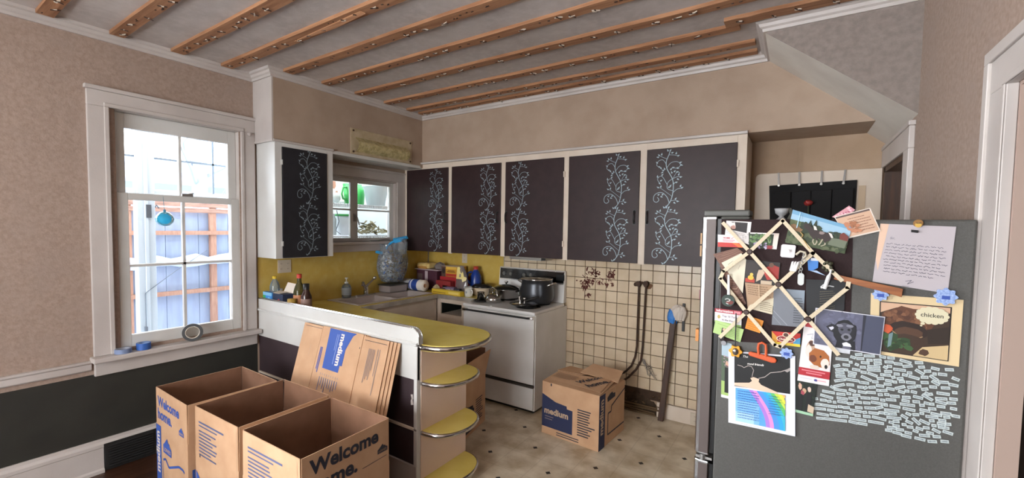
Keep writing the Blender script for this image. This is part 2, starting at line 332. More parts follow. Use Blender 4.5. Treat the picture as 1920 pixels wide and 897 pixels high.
# wall behind the camera with a wide window, and the rooms beyond the doorways
bw = MB()
for a, b, c, d in grid_cells([-3.94, -2.6, -0.4, 0.62], [0, 0.8, 2.4, ZC], [(-2.6, -0.4, 0.8, 2.4)]): bw.box(a, b, -2.75, -2.6, c, d)
struct(bw, 'wall_front', PAPER)
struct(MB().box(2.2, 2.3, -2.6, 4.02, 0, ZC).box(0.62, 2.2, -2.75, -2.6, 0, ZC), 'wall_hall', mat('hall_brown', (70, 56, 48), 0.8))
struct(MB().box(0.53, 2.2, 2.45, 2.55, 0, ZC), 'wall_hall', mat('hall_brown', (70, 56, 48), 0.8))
# bulkheads over the cupboards
struct(MB().box(-3.79, -3.5, 1.85, 2.375, 2.325, ZC, 0).box(-3.79, -3.5, 2.375, 3.885, 2.307, ZC, 0), 'wall_soffit_left', PLASTER)
struct(MB().box(-3.5, 0.40, 3.48, 3.885, 2.35, ZC), 'wall_soffit_back', PLASTER)
struct(MB().box(-3.792, -3.5, 1.838, 1.85, 2.33, 2.83), 'trim_6', WHITE)
struct(MB().box(-3.76, -3.502, 2.38, 3.48, 2.296, 2.307).box(-3.506, -3.496, 2.36, 3.45, 2.296, 2.325), 'trim_7', WHITE2)
# boxed-in underside of the stairs
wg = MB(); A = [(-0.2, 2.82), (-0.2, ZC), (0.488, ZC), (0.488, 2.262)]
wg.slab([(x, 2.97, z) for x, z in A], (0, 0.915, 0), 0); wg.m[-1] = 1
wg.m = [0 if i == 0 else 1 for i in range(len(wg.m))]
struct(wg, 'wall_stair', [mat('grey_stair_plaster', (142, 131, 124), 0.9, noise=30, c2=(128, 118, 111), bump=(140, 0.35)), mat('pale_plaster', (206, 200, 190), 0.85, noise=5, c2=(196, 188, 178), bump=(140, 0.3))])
# crown moulding
prof = [(0, 2.822), (0.012, 2.822), (0.016, 2.838), (0.028, 2.846), (0.034, 2.862), (0.048, 2.868), (0.05, ZC), (0, ZC)]
struct(MB().sweep([(-3.79, -2.6), (-3.79, 1.85-0.012), (-3.5, 1.85-0.012), (-3.5, 3.48), (-0.2, 3.48), (-0.2, 2.97), (0.488, 2.97)], prof), 'trim_1', WHITE)
struct(MB().sweep([(-3.505, 1.844), (-3.5, 2.37)], [(0, 2.315), (0.022, 2.318), (0.026, 2.333), (0.012, 2.338), (0, 2.338)]).sweep([(-3.5, 3.48), (-0.315, 3.48)], [(0, 2.343), (0.022, 2.345), (0.026, 2.36), (0.012, 2.366), (0, 2.366)])
       .sweep([(-3.79, 1.843), (-3.49, 1.843)], [(0, 2.318), (0.008, 2.318), (0.01, 2.334), (0, 2.334)]), 'trim_8', WHITE)
# chair rail, baseboards
struct(MB().sweep([(-3.79, -0.3), (-3.79, 0.812)], [(0, 0.692), (0.014, 0.692), (0.02, 0.70), (0.02, 0.735), (0.028, 0.745), (0.028, 0.757), (0, 0.757)]), 'trim_2', WHITE)
bb = [(0, 0), (0.03, 0), (0.03, 0.02), (0.02, 0.03), (0.02, 0.165), (0.024, 0.17), (0.024, 0.19), (0.012, 0.205), (0.01, 0.222), (0, 0.222)]
struct(MB().sweep([(-3.79, -2.6), (-3.79, 0.858)], bb).sweep([(-3.79, 1.14), (-3.79, 1.845)], bb).sweep([(-3.79, 0.858), (-3.79, 1.14)], [(0, 0.19), (0.024, 0.19), (0.012, 0.205), (0.01, 0.222), (0, 0.222)]), 'baseboard_left', WHITE)
reg = thing('floor_register', 'dark metal heating grille set into the white baseboard below the window', 'grille', (-3.78, 1.0, 0))
build(MB().box(-3.789, -3.77, 0.862, 1.136, 0.004, 0.188), 'grille_frame', mat('dark_iron', (34, 34, 34), 0.55), reg, 0.003)
for k in range(9): build(MB().obb((-3.766, 1.0, 0.03+k*0.017), (0.012, 0.24, 0.004), (0, 0.5, 0)), 'louvre', mat('dark_iron', (34, 34, 34)), reg)
# big window: casing, sill, sashes
def rect_frame(mb, X0, X1, y0, y1, z0, z1, wl, wr, wb_, wt, mi=0):
    mb.box(X0, X1, y0, y0+wl, z0, z1, mi).box(X0, X1, y1-wr, y1, z0, z1, mi).box(X0, X1, y0+wl, y1-wr, z0, z0+wb_, mi).box(X0, X1, y0+wl, y1-wr, z1-wt, z1, mi)
w1 = struct(MB().box(-3.79, -3.765, 0.825, 0.925, 0.779, 2.40).box(-3.79, -3.765, 1.735, 1.838, 0.779, 2.40).box(-3.79, -3.765, 0.825, 1.838, 2.40, 2.50)
            .box(-3.79, -3.75, 0.815, 1.842, 2.50, 2.525).box(-3.765, -3.755, 0.905, 0.93, 0.779, 2.40).box(-3.765, -3.755, 1.728, 1.75, 0.779, 2.40).box(-3.765, -3.755, 0.905, 1.75, 2.40, 2.425)
            .box(-3.94, -3.791, 0.926, 0.9655, 0.78, 2.399).box(-3.94, -3.791, 1.7245, 1.734, 0.78, 2.399).box(-3.94, -3.791, 0.926, 1.734, 2.399, 2.42), 'window_1', WHITE, bevel=0.004)
build(MB().box(-3.94, -3.70, 0.808, 1.846, 0.745, 0.778).box(-3.79, -3.765, 0.825, 1.84, 0.648, 0.745), 'window_sill', WHITE, w1, 0.006)
for n, (Xa, Xb, z0, z1, wb_, wt, hb) in {'lower_sash': (-3.84, -3.80, 0.785, 1.855, 0.095, 0.045, 1.357), 'upper_sash': (-3.885, -3.845, 1.82, 2.398, 0.04, 0.10, None)}.items():
    f = MB(); yA, yB = (0.966, 1.724); rect_frame(f, Xa, Xb, yA, yB, z0, z1, 0.06, 0.058, wb_, wt)
    s_ = build(f, n, WHITE2, w1, 0.003)
    build(MB().box(Xa+0.008, Xb-0.004, 1.335, 1.353, z0+wb_, z1-wt), 'muntin', WHITE2, s_)
    if hb: build(MB().box(Xa+0.008, Xb-0.004, yA+0.06, yB-0.058, hb-0.009, hb+0.009), 'muntin', WHITE2, s_)
    zz = [z0+wb_, hb, z1-wt] if hb else [z0+wb_, z1-wt]
    for za, zb in zip(zz[:-1], zz[1:]):
        for ya, yb in ((yA+0.05, 1.344), (1.344, yB-0.05)): build(MB().box(Xa+0.016, Xa+0.019, ya, yb, za, zb), 'pane', GLASS, s_)
build(MB().box(-3.80, -3.785, 1.33, 1.40, 1.853, 1.872).obb((-3.79, 1.375, 1.872), (0.012, 0.06, 0.008), (0.25, 0, 0)), 'sash_lock', ALU, w1)
build(MB().ball((-3.755, 1.79, 2.385), .016).cyl((-3.766, 1.79, 2.385), (-3.755, 1.79, 2.385), .008), 'blind_bracket', WHITE, w1)
build(MB().box(-3.90, -3.87, 0.93, 0.966, 0.80, 2.38), 'sash_track', mat('grey_track', (120, 112, 108), 0.6), w1)
# small window over the sink
w2 = struct(MB().box(-3.79, -3.77, 2.38, 2.52, 1.49, 2.15).box(-3.79, -3.77, 3.37, 3.50, 1.49, 2.15).box(-3.79, -3.77, 2.38, 3.50, 2.15, 2.238).box(-3.79, -3.765, 2.37, 3.50, 2.238, 2.262)
            .box(-3.93, -3.791, 2.52, 2.531, 1.49, 2.137).box(-3.93, -3.791, 3.359, 3.37, 1.49, 2.137).box(-3.93, -3.791, 2.52, 3.37, 2.137, 2.15), 'window_2', WHITE, bevel=0.003)
build(MB().box(-3.93, -3.745, 2.38, 3.48, 1.462, 1.49).box(-3.79, -3.77, 2.38, 3.47, 1.39, 1.462), 'window_sill', WHITE, w2, 0.004)
for ya, yb in ((2.53, 2.845), (2.845, 3.36)):
    f = MB(); rect_frame(f, -3.86, -3.83, ya, yb, 1.49, 2.137, 0.04, 0.045, 0.04, 0.04); s_ = build(f, 'casement', WHITE2, w2, 0.002)
    build(MB().box(-3.855, -3.835, ya+0.04, yb-0.045, 1.812, 1.828), 'muntin', WHITE2, s_)
    build(MB().box(-3.847, -3.844, ya+0.035, yb-0.04, 1.53, 1.82), 'pane', GLASS, s_); build(MB().box(-3.847, -3.844, ya+0.035, yb-0.04, 1.82, 2.1), 'pane', GLASS, s_)
build(MB().box(-3.83, -3.82, 2.83, 2.86, 1.70, 1.78).tube([(-3.82, 2.845, 1.76), (-3.79, 2.85, 1.74), (-3.78, 2.87, 1.66)], 0.007), 'window_latch', ALU, w2)
build(MB().box(-3.83, -3.78, 3.05, 3.13, 1.49, 1.502).tube([(-3.79, 3.12, 1.50), (-3.77, 3.2, 1.515), (-3.765, 3.26, 1.50)], 0.006), 'crank_handle', ALU, w2)
w3 = MB(); rect_frame(w3, -3.86, -3.80, -1.7, -0.2, 0.78, 2.42, 0.06, 0.06, 0.06, 0.06); w3.box(-3.86, -3.80, -0.97, -0.93, 0.84, 2.36).box(-3.86, -3.80, -1.64, -0.26, 1.58, 1.62)
w3 = struct(w3, 'window_3', WHITE2); build(MB().box(-3.834, -3.83, -1.66, -0.24, 0.82, 2.38), 'pane', GLASS, w3)
w4 = MB(); w4.box(-2.6, -2.54, -2.70, -2.64, 0.8, 2.4).box(-0.46, -0.4, -2.70, -2.64, 0.8, 2.4).box(-1.53, -1.47, -2.70, -2.64, 0.8, 2.4).box(-2.54, -0.46, -2.70, -2.64, 0.8, 0.86).box(-2.54, -0.46, -2.70, -2.64, 2.34, 2.4)
w4 = struct(w4, 'window_4', WHITE2); build(MB().box(-2.56, -0.44, -2.674, -2.67, 0.84, 2.36), 'pane', GLASS, w4)
# doorways on the right
d1 = struct(MB().box(0.463, 0.488, 1.745, 1.87, 0, 2.07).box(0.463, 0.488, -0.45, 1.87, 2.07, 2.165).box(0.455, 0.488, 1.87, 1.905, 0, 2.165).box(0.455, 0.488, -0.45, 1.905, 2.165, 2.20)
            .box(0.458, 0.463, 1.745, 1.765, 0, 2.07).box(0.458, 0.463, -0.45, 1.765, 2.07, 2.09), 'door_1', WHITE, bevel=0.004)
build(MB().box(0.488, 0.532, 1.735, 1.748, 0, 2.07).box(0.488, 0.532, -0.3, 1.735, 2.06, 2.072), 'jamb', mat('tan_jamb_paint', (170, 148, 136), 0.6), d1)
d2 = struct(MB().box(0.463, 0.488, 3.01, 3.14, 0, 2.10).box(0.463, 0.488, 3.01, 3.87, 2.10, 2.215).box(0.458, 0.488, 3.0, 3.87, 2.215, 2.24), 'door_2', WHITE, bevel=0.004)
build(MB().box(0.475, 0.62, 3.14, 3.165, 0, 2.10).box(0.475, 0.62, 3.79, 3.83, 0, 2.10).box(0.475, 0.62, 3.14, 3.83, 2.065, 2.10), 'jamb', WOODD, d2)
dl = build(MB().box(0.56, 0.60, 3.30, 3.78, 0.01, 2.06), 'door_leaf', CREAM, d2)
build(MB().tube([(0.565, 3.40, 1.88), (0.53, 3.40, 1.88), (0.525, 3.52, 1.885)], 0.008), 'door_handle', BLACK, dl)
build(MB().box(0.545, 0.60, 3.165, 3.29, 0.0, 2.065), 'door_stile', WOODD, d2)
# tiled wall
X0, Z0, T = -1.802, 1.295, 0.1076
struct(MB().box(-2.645, -0.30, 3.874, 3.885, 0.134, 1.40), 'wall_tile_bed', GROUT)
tm = {}
def tile(xa, xb, za, zb):
    key = (round(xb-xa, 3), round(zb-za, 3)); w, h = xb-xa-0.005, zb-za-0.005
    if key not in tm:
        mb = MB(); b = 0.002
        v = [(-w/2,0.004,-h/2),(w/2,0.004,-h/2),(w/2,0.004,h/2),(-w/2,0.004,h/2),(-w/2,-0.003,-h/2),(w/2,-0.003,-h/2),(w/2,-0.003,h/2),(-w/2,-0.003,h/2),
             (-w/2+b,-0.005,-h/2+b),(w/2-b,-0.005,-h/2+b),(w/2-b,-0.005,h/2-b),(-w/2+b,-0.005,h/2-b)]
        mb.add(v, [(8,9,10,11),(4,5,9,8),(5,6,10,9),(6,7,11,10),(7,4,8,11),(0,1,5,4),(1,2,6,5),(2,3,7,6),(3,0,4,7)])
        tm[key] = build(mb, 'tile', TILE, wb); o = tm[key]
    else:
        o = tm[key].copy(); COL.objects.link(o)
    o.location = Vector(((xa+xb)/2+rnd.uniform(-.0006, .0006), 3.8715+rnd.uniform(-.0004, .0004), (za+zb)/2))-ORG[wb.name]
    o.rotation_euler = (rnd.uniform(-.006, .006), 0, rnd.uniform(-.006, .006))
zl = [1.40]+[Z0-T*k for k in range(0, 11)]+[0.134]
xl = [-2.645]+[X0+T*k for k in range(-7, 15)]
for za, zb in zip(zl[1:], zl[:-1]):
    for xa, xb in zip(xl[:-1], xl[1:]):
        if xb <= -1.88 and zb < 0.9: continue
        if zb-za < 0.02: continue
        if zb < 0.25 and -1.36 < (xa+xb)/2 < -0.98: continue          # broken away
        tile(xa, xb, za, zb)
struct(MB().box(-0.98, -0.30, 3.862, 3.885, 0, 0.13).box(-1.88, -1.36, 3.862, 3.885, 0, 0.13), 'baseboard_back', CREAM, bevel=0.003)
r = random.Random(3); jag = MB()
pts = [(-1.37, 0.0), (-1.37, 0.19)]
for k in range(16): pts.append((-1.36+0.025*k, 0.175+r.uniform(-0.02, 0.03)-0.008*max(0, k-6)))
pts += [(-0.955, 0.07), (-0.94, 0.0)]
build(jag.slab([(x, 3.8735, z) for x, z in pts], (0, 0.002, 0)), 'broken_hole', mat('dark_patch_plaster', (44, 34, 24), 0.9, noise=20, c2=(66, 50, 34)), wb, label='dark broken patch where tiles are missing')  # flat dark patch laid where the tiles are missing
frag = MB()
for k in range(46):
    x = r.uniform(-1.36, -0.94); q = [(r.uniform(-.02, .02), r.uniform(-.02, .02)) for _ in range(5)]; zz = r.choice([0.012, 0.02, 0.05, 0.09, 0.16])+r.uniform(-.01, .02)
    ang = sorted(range(5), key=lambda i: math.atan2(q[i][1], q[i][0]))
    frag.slab([(x+q[i][0], 3.866-r.uniform(0, 0.01), zz+q[i][1]*0.6) for i in ang], (0, 0.006, 0), k % 2)
for k in range(4): frag.obb((-1.16+r.uniform(-.05, .05), 3.85, 0.012+k*0.022), (0.38, 0.008, 0.014), (r.uniform(-.3, .3), r.uniform(-.05, .05), r.uniform(-.04, .04)), 0)
build(frag, 'debris', [mat('crumbled_plaster', (98, 78, 54), 0.95), mat('dark_lath', (58, 42, 28), 0.95)], wb, kind='stuff')
spl = MB()
for cx, cz, n, sx, sz in ((-1.60, 1.235, 34, 0.075, 0.05), (-1.675, 1.13, 34, 0.05, 0.06), (-1.60, 1.15, 22, 0.10, 0.03), (-1.43, 1.215, 30, 0.04, 0.05), (-1.47, 1.14, 16, 0.10, 0.02), (-1.66, 1.02, 10, 0.03, 0.02), (-1.70, 1.10, 14, 0.03, 0.03)):
    for k in range(n):
        a = r.uniform(0, PI); u, v = cx+r.gauss(0, sx*.55), cz+r.gauss(0, sz*.55); l, w = r.uniform(.008, .026), r.uniform(.003, .009)
        c, s = math.cos(a), math.sin(a)
        spl.slab([(u+p*c-q*s, 3.8664-.0005*(k % 4), v+p*s+q*c) for p, q in ((-l, -w*.4), (0, -w), (l, 0), (l*.3, w), (-l*.7, w*.6))], (0, 0.0007, 0))
build(spl, 'old_adhesive', mat('maroon_mastic', (84, 40, 34), 0.9), wb, kind='stuff', label='maroon splotches of old glue on the tiles')
# backsplash
struct(MB().box(-3.79, -3.784, 1.858, 3.885, 0.93, 1.39), 'wall_backsplash', YELB)
struct(MB().box(-3.784, -2.645, 3.872, 3.885, 0.93, 1.40).box(-2.65, -2.64, 3.868, 3.885, 0.93, 1.40, 1).box(-3.784, -3.77, 3.868, 3.872, 0.93, 1.40, 1), 'wall_backsplash', [YELB, ALU])
# ---------------------------------------------------------------- outside the windows
SNOW = mat('snow', (206, 212, 222), 0.8, noise=2, c2=(190, 200, 214), bump=(8, 0.3))
struct(MB().box(-30, -3.95, -14, 14, -0.7, -0.4), 'ground', SNOW)
PW = mat('porch_white_paint', (164, 172, 178), 0.5); ORANGE = mat('weathered_orange_timber', (168, 128, 106), 0.8, noise=7, c2=(150, 108, 88), stretch=(10, 10, 1.5))
ORANGH = mat('weathered_orange_boards', (160, 124, 106), 0.8, noise=7, c2=(132, 98, 84), stretch=(10, 1.5, 10))
pf = thing('porch_frame', 'white porch post and window grid just outside the big window', 'porch', (-5.0, 1.47, -0.4))
build(MB().box(-5.07, -4.97, 1.40, 1.535, -0.4, 2.9).box(-4.97, -4.955, 1.45, 1.48, -0.4, 2.9), 'post', PW, pf, 0.006)
build(MB().box(-5.05, -4.98, -1.2, 4.4, 1.86, 1.955), 'porch_rail', PW, pf, 0.004)
build(MB().box(-5.05, -4.98, -1.2, 4.4, 2.75, 2.9), 'porch_header', PW, pf, 0.004)
GB = mat('grey_blue_muntin', (96, 106, 116), 0.5)
for z in (2.255,): build(MB().box(-5.025, -5.005, -1.2, 4.4, z-0.008, z+0.008), 'porch_muntin', GB, pf)
for y in (0.5, 1.0, 2.03, 2.55, 3.1): build(MB().box(-5.025, -5.005, y-0.008, y+0.008, 1.955, 2.75), 'porch_muntin', GB, pf)
pn = thing('timber_fence', 'orange timber fence with pale boards seen through the lower window panes', 'fence', (-5.6, 1.8, -0.4))
for z in (1.80, 1.86, 1.93): build(MB().box(-5.62, -5.58, -2, 5, z-0.025, z+0.022), 'fence_board', ORANGH, pn)
for z in (1.55, 0.90): build(MB().box(-5.62, -5.57, -2, 5, z-0.022, z+0.022), 'fence_rail', ORANGE, pn)
for y in (0.75, 1.50, 2.26, 3.0): build(MB().box(-5.64, -5.59, y-0.03, y+0.03, -0.4, 1.94), 'fence_post', ORANGE, pn)
PB = mat('pale_blue_fence_board', (152, 162, 182), 0.7, noise=4, c2=(140, 150, 172), stretch=(6, 6, 1), rand=0.06)
y = -2.0
while y < 5.0: build(MB().box(-5.68, -5.65, y+0.003, y+0.15, -0.4, 1.78), 'fence_panel', PB, pn); y += 0.153
sn = MB(); r = random.Random(5); n = 60
vs = []
for k in range(n+1):
    yy = -2+7*k/n; h = 1.30+r.uniform(-.03, .03); vs += [(-5.58, yy, 1.18+r.uniform(-.02, .02)), (-5.50+r.uniform(-.02, .02), yy, h-.05), (-5.57, yy, h), (-5.60, yy, h)]
sn.add(vs, [(4*k+j, 4*k+j+1, 4*k+5+j, 4*k+4+j) for k in range(n) for j in range(3)], 0, True)
tag(fixn(build(sn, 'snow_ridge', SNOW)), 'rough band of snow caught along the timber fence', 'snow')['kind'] = 'stuff'
pole_ = thing('orange_post', 'narrow orange timber post left of the white porch post', 'post', (-5.2, 1.38, -0.4)); build(MB().box(-5.22, -5.18, 1.35, 1.40, -0.4, 1.83), 'shaft', ORANGE, pole_)
hs = thing('neighbour_house', 'low neighbouring house with a snowy roof beyond the fence', 'house', (-14, 4, -0.4))
build(MB().box(-17, -13, -6, 12, -0.4, 2.75), 'house_wall', mat('pale_siding', (196, 206, 216), 0.8), hs)
build(MB().slab([(-12.7, -6.4, 2.45), (-12.7, 12.4, 2.45), (-15, 12.4, 3.3), (-15, -6.4, 3.3)], (0, 0, 0.15)).slab([(-17.3, -6.4, 2.45), (-17.3, 12.4, 2.45), (-15, 12.4, 3.3), (-15, -6.4, 3.3)], (0, 0, 0.15)), 'house_roof', mat('snow_roof', (96, 108, 126), 0.8), hs)
BARK = mat('pale_bark', (120, 126, 136), 0.9)
def tree(x, y, label, seed, h=7):
    r = random.Random(seed); t = thing('bare_tree', label, 'tree', (x, y, -0.4)); mb = MB(); mb.tube([(x, y, -0.4), (x+.1, y, h*.4), (x, y+.2, h*.65), (x+.1, y+.1, h)], [.16, .12, .07, .02]); build(mb, 'trunk', BARK, t)
    br = MB()
    for k in range(26):
        z = r.uniform(1.2, h*.9); a = r.uniform(0, 2*PI); l = r.uniform(.7, 2.0); p = [(x, y, z)]
        for s in range(1, 5): p.append((x+math.cos(a)*l*s/4+r.uniform(-.1, .1), y+math.sin(a)*l*s/4+r.uniform(-.1, .1), z+l*.5*s/4+r.uniform(-.1, .1)))
        br.tube(p, [.04, .03, .02, .014, .006], 5)
    build(br, 'branches', BARK, t, kind='stuff')
tree(-9.0, 3.4, 'bare pale tree seen through the upper left pane', 11); tree(-11.5, 6.3, 'bare tree farther off behind the upper right pane', 12, 5)
cb = single(MB().tube([(-4.99, 1.46, 1.02), (-4.955, 1.44, 1.0), (-4.95, 1.44, 0.69)], 0.004).tube([(-4.95, 1.44, 1.01), (-5.0, 1.7, 1.2), (-5.05, 1.98, 1.38)], 0.003).box(-4.965, -4.94, 1.43, 1.45, 0.66, 0.70), 'cord', mat('grey_cord', (90, 96, 104), 0.6), 'thin grey cord tied across the white porch post', 'cord')
hook = single(MB().box(-4.965, -4.95, 1.462, 1.50, 1.70, 1.82).tube([(-4.95, 1.53, 1.80), (-4.93, 1.53, 1.82), (-4.93, 1.55, 1.79)], 0.006), 'latch_plate', mat('dark_grey_metal', (60, 64, 70), 0.5), 'small dark latch plate on the white porch post', 'latch')
orn = thing('glass_ornament', 'turquoise blown glass ball hanging on a thread in the big window', 'ornament', (-3.81, 1.215, 1.62))
gm = glass('turquoise_glass', (0.25, 0.72, 0.86, 1), 0.1, ((70, 190, 220), 0.45))
prof_ = [(0.002, 0.056), (0.01, 0.054), (0.03, 0.046), (0.05, 0.022), (0.055, 0.0), (0.05, -0.022), (0.03, -0.043), (0.008, -0.05), (0.001, -0.05)]
build(MB().lathe(prof_, (-3.815+0.02, 1.225, 1.682), 20), 'ball', gm, orn)
build(MB().cyl((-3.795, 1.225, 1.735), (-3.795, 1.225, 1.75), 0.008).tube([(-3.795, 1.225, 1.75), (-3.80, 1.222, 1.80), (-3.801, 1.22, 1.845)], 0.0015, 5), 'hanger', mat('teal_cap', (40, 120, 150), 0.4), orn)
# lean-to pantry behind the small window
PWALL = mat('pantry_white', (228, 234, 236), 0.7)
struct(MB().box(-4.74, -4.70, 2.05, 4.0, -0.4, 2.55).box(-4.74, -3.95, 4.0, 4.04, -0.4, 2.55).box(-4.9, -4.45, 1.95, 4.04, 2.55, 2.6), 'wall_pantry', PWALL)  # partial roof slab added to keep the sun off the shelves
def wire_shelf(z, label):
    t = thing('wire_shelf', label, 'shelf', (-4.2, 3.0, z)); WR = mat('white_wire', (226, 228, 228), 0.4)
    for x in (-4.0, -4.2, -4.45): build(MB().box(x-.005, x+.005, 2.1, 3.98, z-.012, z), 'rod', WR, t)
    build(MB().box(-4.0, -3.992, 2.1, 3.98, z-.035, z-.028), 'rod', WR, t)
    m = MB(); y = 2.12
    while y < 3.97: m.box(-4.5, -3.99, y-.003, y+.003, z, z+.004).box(-3.996, -3.99, y-.003, y+.003, z-.034, z+.004); y += 0.026
    build(m, 'wires', WR, t, kind='stuff')
wire_shelf(1.885, 'white wire shelf carrying a green pitcher, seen through the small window'); wire_shelf(1.545, 'lower white wire shelf with a bucket, seen through the small window')
GP = mat('green_plastic', (64, 168, 84), 0.35)
def pot(name, lab, cat, c, prof, m, extra=None, n=22):
    t = thing(name, lab, cat, c); o = build(MB().lathe([(0.001, prof[0][1])]+prof, c, n), 'body', m, t)
    if extra:
        for nm, mb, mm in extra: build(mb, nm, mm, t)
    return t
pot('green_pitcher', 'green plastic pitcher with loop handle on the upper wire shelf', 'pitcher', (-4.2, 3.06, 1.89), [(0.055, 0), (0.075, 0.23), (0.07, 0.23), (0.05, 0.01)], GP,
    [('handle', MB().tube([(-4.17, 3.0, 2.08), (-4.16, 2.945, 2.07), (-4.16, 2.93, 2.0), (-4.165, 2.95, 1.95), (-4.18, 3.0, 1.94)], 0.01), GP)])
pot('green_tub', 'tall green tub between the pitcher and the pale pail', 'tub', (-4.47, 3.36, 1.89), [(0.08, 0), (0.095, 0.26), (0.09, 0.26), (0.075, 0.01)], GP)
pot('white_pail', 'large pale plastic pail on the upper wire shelf', 'pail', (-4.20, 3.42, 1.89), [(0.10, 0), (0.145, 0.22), (0.158, 0.225), (0.158, 0.245), (0.14, 0.245), (0.095, 0.01)], mat('pale_grey_plastic', (206, 218, 222), 0.4))
pot('glass_bowl', 'cloudy white bowl at the left end of the upper wire shelf', 'bowl', (-4.2, 2.83, 1.89), [(0.06, 0), (0.095, 0.05), (0.09, 0.115), (0.084, 0.115), (0.085, 0.05), (0.05, 0.01)], mat('cloudy_white', (206, 218, 214), 0.3))
pot('white_bucket', 'white bucket with a green rim on the lower wire shelf', 'bucket', (-4.25, 3.03, 1.55), [(0.085, 0), (0.115, 0.21), (0.108, 0.21), (0.08, 0.01)], mat('white_plastic', (222, 228, 232), 0.4),
    [('rim', MB().lathe([(0.108, 0.21), (0.122, 0.21), (0.122, 0.232), (0.108, 0.232)], (-4.25, 3.03, 1.55), 22), GP)])
pot('clear_jar', 'tall cloudy jar beside the white bucket on the lower wire shelf', 'jar', (-4.2, 2.82, 1.55), [(0.06, 0), (0.06, 0.17), (0.045, 0.2), (0.045, 0.23), (0.001, 0.235)], mat('cloudy_grey', (196, 206, 208), 0.3))
r = random.Random(9); hb = MB()
for k in range(60):
    c = Vector((-4.2+r.uniform(-.1, .1), 3.33+r.uniform(-.17, .17), 1.572)); c.z += r.uniform(0, 0.14)*(1-abs(c.y-3.33)/0.2)
    a, b = r.uniform(0, PI), r.uniform(-.6, .6); d = Vector((math.cos(a)*.5, math.sin(a), b)).normalized(); q = d.orthogonal()
    l, w = r.uniform(.03, .07), r.uniform(.008, .02)
    hb.slab([c-d*l, c+q*w, c+d*l, c-q*w*.6], q.cross(d)*0.003, k % 3)
single(hb, 'dried_herbs', [mat('dry_leaf_a', (150, 142, 108), 0.9), mat('dry_leaf_b', (112, 108, 84), 0.9), mat('dry_leaf_c', (180, 172, 140), 0.9)], 'heap of dry crumpled leaves on the lower wire shelf', 'dried plants')['kind'] = 'stuff'
single(MB().tube([(-4.15, 2.86, 1.82), (-4.14, 2.88, 1.7), (-4.15, 2.85, 1.6), (-4.14, 2.9, 1.56)], 0.004), 'pantry_cord', mat('grey_cord', (90, 96, 104)), 'thin cord hanging by the cloudy jar in the pantry', 'cord')
pcs = thing('flower_print', 'small red and white picture behind the green pitcher', 'picture', (-4.69, 3.05, 2.0)); build(MB().box(-4.698, -4.685, 3.1, 3.35, 1.95, 2.3), 'sheet', pm('e8e0dc'), pcs)
pr = Print((-4.685, 3.1, 1.95), (0, 1, 0), (0, 0, 1)); pr.ell(.09, .2, .03, .05, 'b88874', j=.3); pr.ell(.13, .1, .02, .03, 'b88874', j=.3); pr.done('print', pcs)
# ---------------------------------------------------------------- wall cupboards
def vine(o, x, y, w, h, parent):             # stencilled climbing stem, drawn twice one above the other
    pr = Print(o, x, y, 0.0008)
    def at(p, k): return (p[0]*w, (p[1]*0.5+0.5*k)*h)
    S = [([(.45,.0),(.58,.08),(.66,.18),(.70,.34),(.67,.49),(.56,.60),(.46,.70),(.44,.82),(.52,.93),(.56,1.0)], .010),
         ([(.58,.08),(.51,.18),(.36,.26),(.20,.27),(.06,.22),(.05,.13),(.15,.10),(.23,.14),(.17,.19)], .008),
         ([(.68,.30),(.50,.34),(.53,.46),(.82,.54),(.92,.53)], .006), ([(.5,.40),(.31,.56),(.16,.52),(.23,.44)], .006),
         ([(.69,.26),(.81,.32),(.97,.34)], .006), ([(.44,.77),(.32,.85),(.17,.83),(.12,.76),(.2,.73)], .006),
         ([(.46,.70),(.60,.79),(.81,.80),(.91,.74),(.81,.69),(.66,.70)], .006), ([(.46,.86),(.3,.90),(.2,.93)], .005), ([(.53,.93),(.7,.92),(.82,.90)], .005), ([(.67,.50),(.8,.62),(.9,.60)], .005), ([(.62,.12),(.78,.13),(.84,.11)], .005), ([(.66,.2),(.3,.34),(.2,.36)], .004)]
    LV = [(.20,.23,.5),(.30,.2,-.4),(.34,.23,.7),(.84,.11,0),(.78,.15,.9),(.74,.09,-.7),(.97,.34,.5),(.93,.37,1.2),(.92,.53,.2),(.86,.57,1.2),(.83,.50,-.6),(.23,.44,-.8),(.27,.48,.5),(.16,.55,1.6),(.31,.58,.7),(.55,.36,.2),(.6,.38,1),
          (.20,.36,2.6),(.28,.37,1.3),(.2,.73,-.4),(.26,.71,-1),(.14,.80,2.4),(.66,.70,.3),(.60,.67,1),(.72,.63,.9),(.8,.62,.2),(.64,.61,2),(.81,.69,-.3),(.2,.93,2.3),(.28,.94,1.4),(.17,.90,3),(.56,1.0,.9),(.49,1.0,2),(.62,.96,.3),(.82,.90,.3),(.76,.94,1.3),(.9,.78,.4),(.93,.74,-.4),(.36,.66,2.8),(.33,.63,-2.6),(.4,.68,2),(.70,.42,.6),(.78,.44,.2),(.42,.0,2.3),(.48,.02,.4)]
    for k in (0, 1):
        for pts, t in S:
            P = [Vector(at(p, k)) for p in pts]; Q = []
            for i in range(len(P)-1):      # Catmull-Rom
                a, b, c, d = P[max(i-1, 0)], P[i], P[i+1], P[min(i+2, len(P)-1)]
                for s in (0, .33, .67): Q.append(.5*((2*b)+(c-a)*s+(2*a-5*b+4*c-d)*s*s+(3*b-a-3*c+d)*s**3))
            Q.append(P[-1]); pr.line(Q, t*0.58, VINE)
        for u, v, a in LV:
            c = at((u, v), k); l, ww = 0.016, 0.0066; ca, sa = math.cos(a), math.sin(a)
            pr.poly([(c[0]+p*ca-q*sa, c[1]+p*sa+q*ca) for p, q in ((-.006, 0), (0, ww), (l, 0), (0, -ww))], VINE)
    return pr.done('painted_vine', parent)
